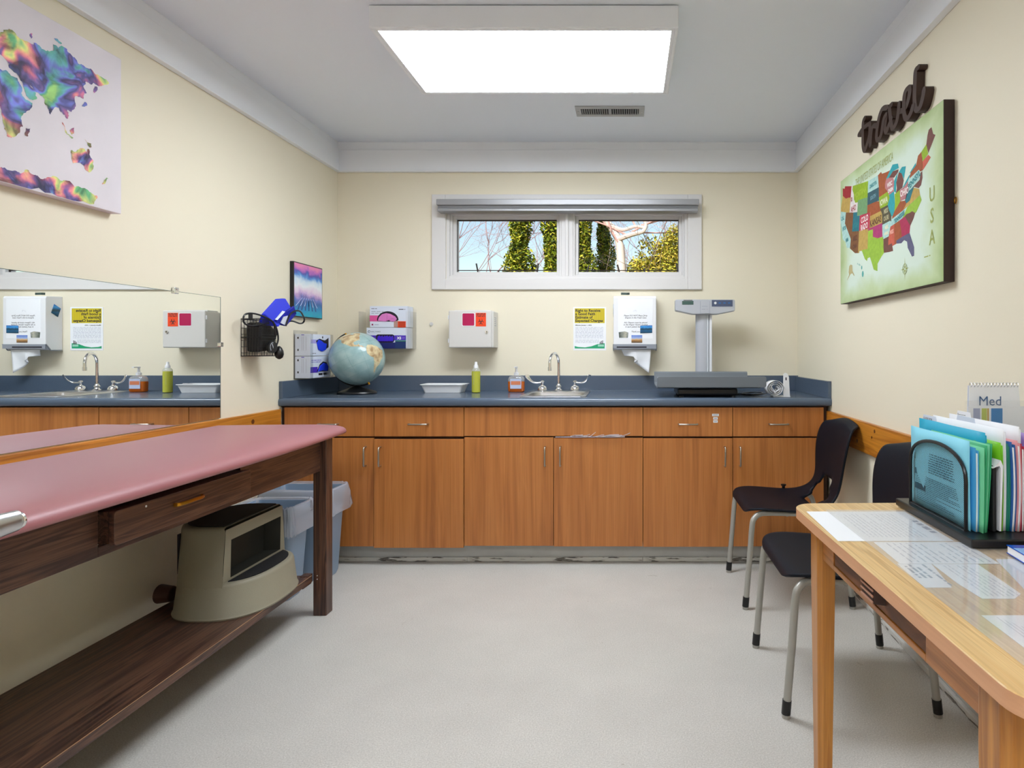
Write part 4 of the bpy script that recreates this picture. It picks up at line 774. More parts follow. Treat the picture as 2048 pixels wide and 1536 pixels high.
fold([(-1.728, 3.025, 1.285), (-1.715, 3.03, 1.315), (-1.708, 3.055, 1.322), (-1.720, 3.05, 1.275)], (.012, -.012, 0)).build('label', M['paperb'], cu)
tb = MB(); tb.tube(catmull([(-1.74, 3.03, 1.30), (-1.76, 2.98, 1.28), (-1.79, 2.90, 1.265), (-1.80, 2.86, 1.28), (-1.80, 2.865, 1.315), (-1.79, 2.91, 1.325), (-1.76, 2.96, 1.31), (-1.735, 2.99, 1.28), (-1.735, 3.0, 1.22)], 7), .0042, 8)
tb.tube(catmull([(-1.70, 3.03, 1.27), (-1.69, 3.06, 1.335), (-1.68, 3.12, 1.350), (-1.70, 3.20, 1.320), (-1.72, 3.235, 1.300), (-1.72, 3.20, 1.290), (-1.71, 3.10, 1.298), (-1.72, 3.04, 1.28)], 7), .0042, 8)
tb.tube(catmull([(-1.735, 2.98, 1.29), (-1.732, 3.01, 1.25), (-1.732, 3.02, 1.20), (-1.735, 3.0, 1.16)], 6), .0042, 8)
tb.build('tubing', M['bluerub'], cu, smooth=True)
dl = MB().cyl((-1.742, 2.975, 1.165), (-1.730, 2.972, 1.165), .029, n=24).build('gauge', M['black'], cu, smooth=True)
b = MB()
for q in range(20):
    a = 2*math.pi*q/24-1.1
    b.poly([(-1.7295, 2.972+r*math.cos(a+s), 1.165+r*math.sin(a+s)) for r, s in ((.019, -.06), (.024, -.06), (.024, .06), (.019, .06))])
b.poly([(-1.7293, 2.965, 1.180), (-1.7293, 2.969, 1.181), (-1.7293, 2.982, 1.150), (-1.7293, 2.978, 1.150)]); b.build('dial', M['paperb'], dl)
MB().lathe([(.004, .052), (.012, .044), (.019, .028), (.021, .012), (.016, -.004), (.006, -.012), (.001, -.013)][::-1], (-1.735, 3.035, 1.118)).build('bulb', M['black'], cu, smooth=True)
tag(MB().prism([(-1.84, 2.94, 1.14), (-1.84, 2.94, 1.285), (-1.84, 3.02, 1.28), (-1.835, 3.085, 1.235), (-1.835, 3.03, 1.15)], (.07, 0, 0)).build('cuff_pouch', mat('black_nylon', '#0b0b0f', .6), bevel=.012, seg=3), 'folded black cuff stuffed inside the wall basket under the blue one', 'blood pressure cuff')

# ------------------------------------------------------------------ exam table
E_ = thing('exam_table', 'long walnut laminate exam table with a maroon padded top along the left wall', 'exam table', (-1.58, 1.75, 0))
def outline(ins, z):
    fx_ = -1.222-ins; ex = -1.264-ins; y1 = 2.775-ins; y0 = .76+ins; xb = -1.834+ins*.6; r = .045
    pts = [Vector((xb, y1-.035, z))]
    for k in range(1, 8): t = k/8; pts.append(Vector((xb+(ex-r-xb)*t, y1-.035*(1-t)**1.5, z)))
    for k in range(0, 6): a = math.radians(90-90*k/5); pts.append(Vector((ex-r+r*math.cos(a), y1-r+r*math.sin(a), z)))
    for k in range(1, 9): t = k/8; yy = y1-r-(y1-r-2.0)*t; pts.append(Vector((ex+(fx_-ex)*math.sin(t*math.pi/2), yy, z)))
    for k in range(1, 9): pts.append(Vector((fx_, 1.98-(1.98-.86)*k/8, z)))
    for k in range(0, 6): a = math.radians(-90*k/5); pts.append(Vector((fx_-.08+.08*math.cos(a), y0+.08+.08*math.sin(a), z)))
    for k in range(1, 5): pts.append(Vector((fx_-.08+(xb-fx_+.08)*k/4, y0, z)))
    for k in range(1, 8): pts.append(Vector((xb, y0+(y1-.035-y0)*k/8, z)))
    return pts
MB().loft([outline(.010, .7755), outline(.002, .780), outline(0, .788), outline(.003, .797), outline(.010, .805), outline(.03, .814), outline(.07, .821), outline(.13, .826), outline(.20, .828), outline(.25, .8285), outline(.285, .8287)]).build('padded_top', M['vinyl'], E_, smooth=True, ang=60)
MB().box(-1.82, -1.335, 1.02, 2.695, .757, .776).build('deck', M['walnut'], E_)
AX = -1.333
b = MB(); b.box(AX-.02, AX, 2.098, 2.642, .627, .757); b.box(AX-.02, AX, 1.06, 1.535, .627, .757); b.box(AX-.02, AX, 1.535, 2.098, .627, .652)
b.build('front_apron', M['walnut'], E_, bevel=.001)
MB().box(-1.79, AX-.02, 2.66, 2.68, .627, .757).build('end_apron', M['walnut'], E_); MB().box(-1.83, -1.81, 1.06, 2.642, .627, .757).build('back_apron', M['walnut'], E_)
for x, y, nm in ((-1.364, 2.642, 'leg'), (-1.364, 1.00, 'leg'), (-1.83, 2.642, 'leg'), (-1.83, 1.00, 'leg')):
    MB().box(x, x+.057, y, y+.057, 0, .776).build(nm, M['walnutz'], E_, bevel=.003)
d = MB().box(-1.70, -1.3151, 1.55, 2.094, .655, .738, 0)
d.prism([(-1.315, y, z) for _, y, z in [(0, p.x, p.y) for p in rrect(1.544, 2.101, .652, .740, .010, 0)]], (.016, 0, 0)); d = d.build('drawer', M['walnut'], E_, bevel=.0015)
P = [(-1.299, 1.745, .706), (-1.287, 1.748, .707), (-1.278, 1.77, .708), (-1.276, 1.80, .709), (-1.278, 1.83, .708), (-1.287, 1.852, .707), (-1.299, 1.855, .706)]
b = MB(); b.loft([[Vector(p)+Vector((0, 0, .0055)), Vector(p)+Vector((.003, 0, .003)), Vector(p)+Vector((.003, 0, -.003)), Vector(p)+Vector((0, 0, -.0055)), Vector(p)+Vector((-.0015, 0, 0))] for p in catmull(P, 4)]); b.build('handle', M['brass'], d, smooth=True)
MB().cyl((-1.299, 1.645, .728), (-1.2982, 1.645, .728), .003, n=10).build('screw_hole', M['paper'], d)
sh = MB().box(-1.76, -1.358, 1.02, 2.62, .155, .183).build('shelf', M['walnut'], E_, bevel=.001)
MB().box(-1.358, -1.3565, 1.02, 2.62, .1825, .1838).build('worn_edge', mat('worn_edge_wood', '#b08a62', .6), sh)
b = MB(); b.box(-1.40, -1.3655, 2.600, 2.641, .150, .186); b.box(-1.362, -1.3595, 2.55, 2.62, .150, .182); b.box(-1.74, -1.40, 2.60, 2.636, .130, .155); b.build('shelf_bracket', M['walnutz'], E_, bevel=.002)
for z in (.16, .175): MB().sphere((-1.345, 2.641, z-.0), .003, 0, 8).build('bolt', M['chrome'], E_)
tag(MB().cyl((-1.79, 2.33, .184+.036), (-1.735, 2.33, .184+.036), .036, .028, 20).build('floor_bumper', mat('dark_red_brown_rubber', '#3e1d15', .5), smooth=True, bevel=.004), 'rounded dark brown object at the wall behind the step stool', 'bumper')
# chrome stirrup end at the near edge of the pad
s2 = thing('stirrup', 'shiny metal stirrup bracket poking into view over the pad at the left edge', 'stirrup', (-1.16, 1.07, .80))
a0 = Vector((-1.162, 1.16, .836)); a1 = Vector((-1.162, .86, .838))
rings = []
for k in range(9):
    t = k/8; p = a0.lerp(a1, t); hh = .020+.022*t; rings.append([p+Vector((.013*math.cos(q*math.pi/8), 0, hh*math.sin(q*math.pi/8)-hh*.6)) for q in range(16)])
MB().loft(rings).build('arm', M['steel'], s2, smooth=True, ang=50)
MB().cyl(a0+Vector((0, 0, -.012)), a0+Vector((0, .005, -.012)), .0165, n=24).cyl(a0+Vector((0, .005, -.012)), a0+Vector((0, .009, -.012)), .010, n=18).build('pivot_screw', M['chrome'], s2, smooth=True, bevel=.0015)
MB().prism([(-1.168, 1.13, .815), (-1.168, 1.05, .735), (-1.168, .98, .735), (-1.168, 1.04, .822)], (.008, 0, 0)).build('strut', M['steel'], s2, bevel=.002)

# step stool
T = thing('step_stool', 'beige moulded plastic step stool with black treads on the lower shelf', 'step stool', (-1.51, 2.385, .1835))
z0 = .1836
def sup(cx, cy, ax, ay, z, e=2.6, n=56):
    out = []
    for k in range(n):
        a = 2*math.pi*k/n; ca, sa = math.cos(a), math.sin(a)
        out.append(Vector((cx+ax*math.copysign(abs(ca)**(2/e), ca), cy+ay*math.copysign(abs(sa)**(2/e), sa), z)))
    return out
cx, cy = -1.522, 2.388
MB().loft([sup(cx, cy, .178, .222, z0), sup(cx, cy, .180, .224, z0+.006), sup(cx, cy, .176, .219, z0+.012), sup(cx, cy, .164, .207, .297), sup(cx, cy, .160, .203, .306), sup(cx, cy, .153, .196, .309)]).build('lower_step', M['stool'], T, smooth=True, ang=50)
def part_ring(ax, ay, z, xr, n=40):
    full = sup(cx, cy, ax, ay, z, 2.6, 400); pts = [p for p in full if p.x < xr]
    pts.sort(key=lambda p: math.atan2(p.y-cy, -(p.x-xr-.0)))
    L = len(pts); return [pts[int(i*(L-1)/(n-1))] for i in range(n)]
rr = []
for z, ax, ay in ((.290, .1645, .2075), (.34, .163, .203), (.42, .160, .195), (.490, .157, .188), (.500, .154, .184), (.505, .147, .177)): rr.append(part_ring(ax, ay, z, -1.455 if z < .5 else -1.460))
n = len(rr[0]); b = MB()
b.add([p for r in rr for p in r], [(i*n+k, i*n+k+1, (i+1)*n+k+1, (i+1)*n+k) for i in range(len(rr)-1) for k in range(n-1)] + [tuple((len(rr)-1)*n+k for k in range(n))])
# riser with a recessed opening
ya0, ya1 = rr[0][0].y, rr[0][-1].y; yt0, yt1 = rr[3][0].y, rr[3][-1].y
if ya0 > ya1: ya0, ya1 = ya1, ya0; yt0, yt1 = yt1, yt0
X = -1.455; O = [(ya0, .290), (ya1, .290), (yt1, .498), (yt0, .498)]; I = [(ya0+.045, .318), (ya1-.035, .318), (yt1-.012, .455), (yt0+.030, .455)]
b.add([(X, y, z) for y, z in O]+[(X, y, z) for y, z in I], [(0, 1, 5, 4), (1, 2, 6, 5), (2, 3, 7, 6), (3, 0, 4, 7)])
b.build('upper_step', M['stool'], T, smooth=True, ang=45)
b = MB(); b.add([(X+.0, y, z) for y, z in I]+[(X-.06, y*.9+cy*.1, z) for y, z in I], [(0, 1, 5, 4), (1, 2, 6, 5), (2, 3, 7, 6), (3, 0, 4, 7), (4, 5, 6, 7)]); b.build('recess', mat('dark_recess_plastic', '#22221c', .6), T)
b = MB(); pts = part_ring(.140, .168, .5056, -1.470); b.loft([pts, [p+Vector((0, 0, .004)) for p in pts]]); b.build('top_tread', M['tread'], T)
full = [p for p in sup(cx, cy, .146, .188, .3095, 2.6, 400) if p.x > -1.452]; full.sort(key=lambda p: math.atan2(p.y-cy, p.x+1.452)); q = full[::10]+[full[-1]]
b = MB(); b.loft([q, [p+Vector((0, 0, .003)) for p in q]]); b.build('lower_tread', M['tread'], T)
MB().box(-1.650, -1.641, 2.234, 2.262, .33, .475).build('side_slot', M['dark'], T)

# waste bins
def binbag(label, x0, x1, y0, y1, h, mt, seed, lean=0):
    T = thing('waste_bin', label, 'trash can', ((x0+x1)/2, (y0+y1)/2, 0), 'blue-grey waste bins with clear liners')
    i = .035
    MB().loft([rrect(x0+i, x1-i, y0+i, y1-i, .03, .001), rrect(x0+i*.8, x1-i*.8, y0+i*.8, y1-i*.8, .03, .02), rrect(x0+.006, x1-.006, y0+.006, y1-.006, .035, h-.03), rrect(x0, x1, y0, y1, .035, h-.028), rrect(x0, x1, y0, y1, .035, h), rrect(x0+.006, x1-.006, y0+.006, y1-.006, .03, h), rrect(x0+i, x1-i, y0+i, y1-i, .02, .02)]).build('bin_body', mt, T, smooth=True, ang=40)
    rnd = random.Random(seed); rings = []; K = 15
    for (e, z, a) in ((-.02, h-.16, .006), (-.008, h-.06, .004), (-.003, h+.004, .004), (.003, h+.012, .006), (.010, h+.004, .006), (.016, h-.04, .010), (.018, h-.085, .012), (.018, h-.12, .016)):
        base = rrect(x0-e, x1+e, y0-e, y1+e, .04, z, K); r_ = []
        for k, p in enumerate(base):
            nn = noise.noise(Vector((k*.55, z*16, seed)))+.9*noise.noise(Vector((k*1.9, z*30, seed+3))); c_ = Vector(((x0+x1)/2, (y0+y1)/2, z)); d_ = (p-c_).normalized()
            r_.append(p+d_*a*nn*.8+Vector((0, 0, nn*a*1.0)))
        rings.append(r_)
    MB().loft(rings, caps=False).build('liner', M['bag'], T, smooth=True, ang=180)
    return T
binbag('blue-grey waste bin with a draped clear liner behind the step stool', -1.80, -1.525, 2.75, 2.955, .428, M['bin'], 4)
binbag('wider blue-grey waste bin with a clear liner against the cabinets', -1.82, -1.475, 3.01, 3.215, .448, M['bin'], 11)
# ------------------------------------------------------------------ right wall: map canvas, script sign
C = thing('canvas_print', 'canvas print of a coloured map of the United States on the right wall', 'picture', (XR-.02, 2.5, 1.375))
XF = 1.0408
cm = mat('sage_canvas', '#cfdcc2', .7, bump=(600, .1)); nt = cm.node_tree; tc = nt.nodes.new('ShaderNodeTexCoord'); sp = nt.nodes.new('ShaderNodeSeparateXYZ'); nt.links.new(tc.outputs['Generated'], sp.inputs[0])
def edge(sock):
    s = nt.nodes.new('ShaderNodeMath'); s.operation = 'SUBTRACT'; s.inputs[1].default_value = .5; nt.links.new(sock, s.inputs[0]); a = nt.nodes.new('ShaderNodeMath'); a.operation = 'ABSOLUTE'; nt.links.new(s.outputs[0], a.inputs[0]); return a.outputs[0]
mxn = nt.nodes.new('ShaderNodeMath'); mxn.operation = 'MAXIMUM'; nt.links.new(edge(sp.outputs['Y']), mxn.inputs[0]); nt.links.new(edge(sp.outputs['Z']), mxn.inputs[1])
n = nt.nodes.new('ShaderNodeTexNoise'); n.inputs['Scale'].default_value = 7; n.inputs['Detail'].default_value = 7; nt.links.new(tc.outputs['Object'], n.inputs['Vector'])
ad = nt.nodes.new('ShaderNodeMath'); ad.operation = 'MULTIPLY_ADD'; ad.inputs[1].default_value = .22; nt.links.new(n.outputs['Fac'], ad.inputs[0]); nt.links.new(mxn.outputs[0], ad.inputs[2])
r = ramp(nt, [(0, '#d3e2d6'), (.46, '#cfdfd0'), (.56, '#bccda0'), (.64, '#a3b67e')]); nt.links.new(ad.outputs[0], r.inputs[0]); nt.links.new(r.outputs[0], nt.nodes['Principled BSDF'].inputs['Base Color'])
MB().box(XF+.0006, XR-.001, 2.018, 3.0, 1.375, 1.978).build('stretcher_side', mat('dark_brown_canvas_edge', '#2e1c17', .6), C, bevel=.002)
MB().box(XF, XF+.0008, 2.020, 2.998, 1.377, 1.976).build('canvas_face', cm, C)
ST = {
'A #9b1c28': [[(-124.7,48.4),(-123,48.3),(-122.8,49),(-117,49),(-117,46),(-119,46),(-121,45.7),(-123.2,46.2),(-124,46.3)]],
'B #b99a50': [[(-124,46.3),(-123.2,46.2),(-121,45.7),(-119,46),(-117,46),(-117,42),(-124.2,42),(-124.5,43)], [(-109.05,37),(-103,37),(-103,32),(-106.6,32),(-106.6,31.8),(-108.2,31.8),(-108.2,31.3),(-109.05,31.3)], [(-83.7,36.6),(-82,37.5),(-80.3,37.5),(-78.3,39.4),(-77.2,38.8),(-76,38),(-75.9,36.6)], [(-102,40),(-95.3,40),(-94.6,39.1),(-94.6,37),(-102,37)]],
'C #a9cfc9': [[(-124.2,42),(-120,42),(-120,39),(-114.6,35),(-114.5,32.7),(-117.1,32.5),(-118.4,34),(-120.6,34.6),(-122.5,37.5),(-123.8,39.3),(-124.4,40.4)], [(-104,49),(-97.2,49),(-96.6,46),(-104,46)], [(-94.6,36.5),(-90.3,36.4),(-89.7,36),(-91.2,33),(-94,33),(-94.4,33.6)], [(-80.5,42.2),(-79.8,42.2),(-75.3,42),(-74.8,41),(-75.4,39.8),(-80.5,39.7)], [(-89.4,36.5),(-81.7,36.6),(-84.3,35),(-90.2,35)]],
'D #7a4f2c': [[(-120,42),(-114,42),(-114,36.2),(-114.7,36.1),(-114.6,35),(-120,39)], [(-114,37),(-109.05,37),(-109.05,31.3),(-111,31.3),(-114.8,32.5),(-114.6,35),(-114.7,36.1),(-114,36.2)]],
'E #d9d2cf': [[(-117,49),(-116,49),(-116,48),(-114.5,46.6),(-114.3,45.5),(-113,44.5),(-111.05,44.5),(-111.05,42),(-117,42)]],
'F #8fae1f': [[(-116,49),(-104,49),(-104,45),(-111.05,45),(-111.05,44.5),(-113,44.5),(-114.3,45.5),(-114.5,46.6),(-116,48)], [(-96.5,43.5),(-91.2,43.5),(-90.2,41.8),(-91.4,40.4),(-95.8,40.6),(-96.4,42.5)], [(-87.5,41.7),(-84.8,41.7),(-84.8,39.1),(-88,37.8),(-87.5,39.5)], [(-73.4,45),(-71,45.3),(-70.8,43),(-73.3,42.8)]],
'G #6f9a6a': [[(-111.05,45),(-104.05,45),(-104.05,41),(-111.05,41)]],
'H #1c6f7c': [[(-114,42),(-111.05,42),(-111.05,41),(-109.05,41),(-109.05,37),(-114,37)], [(-82.6,38.4),(-80.6,40.6),(-80.5,39.7),(-78,39.6),(-80.3,37.5),(-82,37.5)]],
'I #b8344c': [[(-109.05,41),(-102.05,41),(-102.05,37),(-109.05,37)]],
'J #2d5560': [[(-104,46),(-96.6,46),(-96.5,42.7),(-98,42.9),(-104,43)]],
'K #9c4f27': [[(-104,43),(-98,42.9),(-96.5,42.6),(-95.8,41),(-95.3,40),(-102,40),(-102,41),(-104,41)], [(-97.2,49),(-95.1,49.3),(-94.6,48.7),(-92,48.3),(-89.6,48),(-92,46.7),(-92.8,45.6),(-92.7,44.7),(-91.2,43.5),(-96.5,43.5),(-96.6,46)], [(-88.2,35),(-85.6,35),(-85,32.3),(-85,31),(-87.6,31),(-87.5,30.3),(-88.4,30.3)], [(-88,37.8),(-84.8,39.1),(-82.6,38.4),(-82,37.5),(-83.7,36.6),(-89.4,36.5),(-89.1,37)], [(-79.8,42.2),(-79,43.2),(-76.3,43.5),(-75,45),(-73.4,45),(-73.4,42),(-73.7,41),(-74.8,41.3),(-75.3,42)]],
'L #a8316a': [[(-103,37),(-94.6,37),(-94.5,33.7),(-97,33.8),(-100,34.6),(-100,36.5),(-103,36.5)]],
'M #94b93a': [[(-103,36.5),(-100,36.5),(-100,34.6),(-97,33.8),(-94.1,33.6),(-94,31),(-93.8,29.7),(-95.2,29),(-97.2,27.7),(-97.2,25.9),(-99.2,26.5),(-100.5,28.5),(-101.5,29.8),(-102.8,29.7),(-103.2,29),(-104.5,29.6),(-106.6,31.8),(-106.6,32),(-103,32)], [(-84.3,35),(-81.7,36.6),(-75.9,36.6),(-75.5,35.3),(-78,33.9),(-78.6,33.9),(-79.7,34.8),(-80.8,34.9),(-82.3,35.2),(-83.1,35)]],
'N #4f4a35': [[(-95.8,40.6),(-91.4,40.4),(-90.7,39),(-89.5,37.3),(-89.7,36),(-90.3,36.4),(-94.6,36.5),(-94.6,39.1)]],
'O #6d4038': [[(-94,33),(-91.2,33),(-91.6,31),(-89.7,31),(-89.4,29.8),(-89.2,29.1),(-91,29.3),(-93.8,29.7),(-94,31)], [(-86.8,41.75),(-83.4,41.7),(-82.5,43),(-83.4,45),(-84.8,45.8),(-86.4,44),(-86.2,42.6)], [(-90.4,46.5),(-88,47.2),(-84.8,46.5),(-85,46),(-87.5,45.5),(-88,45.8)], [(-83.1,35),(-82.3,35.2),(-80.8,34.9),(-79.7,34.8),(-78.6,33.9),(-79.3,33.1),(-81,32.1)], [(-71,45.3),(-70,46.8),(-69.2,47.5),(-68,47.3),(-67.8,45.6),(-67,44.8),(-70.7,43.1)], [(-79.4,39.7),(-75.4,39.8),(-74.8,41),(-74,41),(-74.2,39.6),(-75.1,38.4),(-76.2,38.3),(-78.2,39.6)]],
'P #b5777a': [[(-92.8,45.6),(-92,46.7),(-90.4,46.5),(-88,45.8),(-87.5,44.8),(-87.8,42.5),(-90.6,42.5),(-91.2,43.5),(-92.7,44.7)], [(-84.8,41.7),(-82.7,41.5),(-80.5,42),(-80.5,40.6),(-82,38.6),(-84.8,39.1)]],
'Q #1f9aa3': [[(-90.6,42.5),(-87.8,42.5),(-87.5,39.5),(-88,37.8),(-89.1,37),(-89.5,37.3),(-90.7,39),(-91.4,40.4),(-90.2,41.8)], [(-92,46.7),(-89.6,48),(-88,48.8),(-85,47.9),(-84.6,46.7),(-88,47.2),(-90.4,46.5)], [(-87.8,42.5),(-87.5,44.8),(-85.3,46),(-86.4,44),(-86.8,41.75)], [(-84.8,45.8),(-83,46.3),(-81,45.6),(-82.4,43.2),(-83.4,45)], [(-83.2,41.7),(-80,42.9),(-79,42.9),(-80.5,42.1),(-82.7,41.5)], [(-79.6,43.3),(-76.3,44.1),(-76.3,43.5),(-79,43.2)]],
'R #c25a45': [[(-90.2,35),(-88.2,35),(-88.4,30.3),(-89.6,30.3),(-89.7,31),(-91.6,31),(-91.2,33)], [(-73.4,42.8),(-70.8,42.8),(-70,41.7),(-71.5,41.4),(-73.6,41)]],
'S #a8244f': [[(-85.6,35),(-83.1,35),(-81,32.1),(-81.5,30.7),(-85,31),(-85,32.3)]],
'T #5a5a78': [[(-87.6,31),(-85,31),(-81.5,30.7),(-80.1,27),(-80.4,25.2),(-81.2,25.3),(-82.7,27.8),(-82.8,29.2),(-84,30),(-85.3,29.7),(-87.5,30.3)]],
}
def us(lon, lat):
    th = math.radians((lon+96)*.6); rho = 1.72-math.radians(lat-37.5)*1.0
    x = rho*math.sin(th); y = 1.72-rho*math.cos(th)
    return 2.530-(x*.965)-.0, 1.680+y*.99
b = MB(); mats = []
for k, (key, polys) in enumerate(ST.items()):
    mm = mat('map_colour_'+'abcdefghijklmnopqrst'[k], key.split()[1], .65, var=(70, .12)); mats.append(mm)
    for P in polys: b.poly([(XF-.0005, *us(*q)) for q in P], k)
b.build('states', mats, C)
b = MB(); R_ = (0, -1, 0)
def lab(t, lon, lat, s, m=0, bold=.001, sx=.8, up=(0, 0, 1), right=R_):
    y, z = us(lon, lat); b.text(t, s, (XF-.0010, y, z), right=right, up=up, m=m, al='CENTER', bold=bold, sx=sx)
for a in (('COLO', -105.5, 39.1, .036, 1), ('RADO', -105.5, 37.2, .036, 1), ('AHO', -114, 42.4, .036, 2), ('ID', -116, 45, .026, 2), ('UTAH', -111.6, 38, .030, 3), ('KANSAS', -98.4, 37.4, .040, 4), ('IOWA', -93.6, 41.2, .034, 5), ('MISS', -92.4, 38.8, .026, 6), ('OURI', -92.3, 37.1, .026, 6), ('ARIZ', -111.6, 34.6, .030, 4), ('ONA', -111.4, 32.6, .028, 4), ('WISC', -90, 44.4, .024, 1), ('ONSIN', -89.6, 43, .020, 1), ('OHIO', -82.6, 39.7, .034, 1), ('DAKOTA', -100.3, 47, .022, 3), ('ARK', -92.2, 35, .022, 5), ('ANSAS', -92.4, 33.7, .016, 5), ('MISS', -89.6, 33.2, .022, 7), ('CAL', -122, 39.8, .026, 3), ('IFOR', -120, 37.2, .026, 3), ('NIA', -117.2, 34.2, .026, 3)): lab(*a)
lab('TENNESSEE', -85.6, 35.35, .022, 3, up=(0, .15, .98), right=(0, -.98, .19)); lab('PENNSYL', -77.7, 40.3, .030, 3, right=(0, -.95, .3), up=(0, .3, .95)); lab('SOUTH', -100.2, 44, .022, 8); lab('MONTANA', -109.5, 46.2, .034, 9, bold=.0004)
b.build('state_lettering', [mat('ml'+w, c_, .6) for w, c_ in zip(('a', 'b', 'c', 'd', 'e', 'f', 'g', 'h'), ('#203030', '#efe4e2', '#a23a4a', '#1d7f86', '#5a2f20', '#e8e6c8', '#b9b08a', '#f0b0a0'))]+[mat('mli', '#6f98a4', .6), mat('mlj', '#a9c23a', .6)], C)
b = MB(); b.text('THE UNITED STATES OF AMERICA', .050, (XF-.0008, 2.80, 1.897), right=R_, sx=.52)
for k, ch in enumerate('USA'): b.text(ch, .072, (XF-.0008, 2.094, 1.660-k*.074), right=R_, al='CENTER', sx=.8, bold=.001)
scribble(b, -2.15, -2.105, 1.47, 1.482, 1, 0, 0, right=(0, -1, 0), o=(XF-.0006, 0, 0))
for k in range(8):
    a = k*math.pi/4; L_ = .045 if k % 2 == 0 else .022; b.poly([(XF-.0006, 2.300+L_*math.cos(a)*.8, 1.455+L_*math.sin(a)), (XF-.0006, 2.300+.006*math.cos(a+.6), 1.455+.006*math.sin(a+.6)), (XF-.0006, 2.300+.006*math.cos(a-.6), 1.455+.006*math.sin(a-.6))])
b.tube([(XF-.0008, 2.300+.018*math.cos(k*.4), 1.455+.020*math.sin(k*.4)) for k in range(16)], .0008, 4, closed=True)
b.build('title_lettering', mat('olive_ink', '#98a255', .6), C)
b = MB(); pa = [(0, .075), (.02, .085), (.045, .075), (.048, .03), (.075, -.01), (.07, -.014), (.045, .012), (.02, .01), (-.03, -.03), (-.032, -.026), (.0, .008), (-.008, .03)]
b.poly([(XF-.0007, 2.880-u_*.9, 1.50+v_*.6) for u_, v_ in pa], 0)
for u_, v_, r_ in ((0, .07, .004), (.018, .06, .005), (.03, .053, .004), (.05, .03, .009), (.062, -.02, .014)): b.poly([(XF-.0007, 2.775-u_-r_*math.cos(k*.7)*.8, 1.50+v_*.6+r_*math.sin(k*.7)) for k in range(9)], 1)
b.build('inset_islands', [mat('tan_outline', '#b5a878', .6), mat('teal_isles', '#57a8a0', .6)], C)
tag(MB().tube([(1.074, 2.006+.0065*math.cos(k*.52), 1.641+.010*math.sin(k*.52)) for k in range(12)], .0018, 6, closed=True).build('hanging_ring', M['brass'], C, smooth=True))
# script sign
def ribbon(mb, P, w, x0, x1):
    P = catmull([(y, z, 0) for y, z in P], 6); n = len(P); Lf, Rt = [], []
    for i, p in enumerate(P):
        t = (P[min(i+1, n-1)]-P[max(i-1, 0)]).normalized(); nn = Vector((-t.y, t.x, 0)); ww = w*(.62+.38*abs(t.y))*.5
        Lf.append(p+nn*ww); Rt.append(p-nn*ww)
    for i in range(n-1):
        q = [Lf[i], Lf[i+1], Rt[i+1], Rt[i]]; xo = x0-i*3e-5; mb.prism([(xo, a.x, a.y) for a in q], (x1-xo, 0, 0))
    for p, ww, xo in ((P[0], w*.42, x0+1e-4), (P[-1], w*.42, x0-(n+2)*3e-5)): mb.prism([(xo, p.x+ww*math.cos(k*math.pi/6), p.y+ww*.8*math.sin(k*math.pi/6)) for k in range(12)], (x1-xo, 0, 0))
b = MB()
for i_, P in enumerate(TRAVEL): ribbon(b, P, .029, 1.050-i_*1.7e-4, 1.0785+i_*3e-5)
tag(b.build('word_sign', mat('dark_brown_painted_wood', '#3a251d', .45)), 'dark brown cut-out script sign reading travel above the map', 'sign')

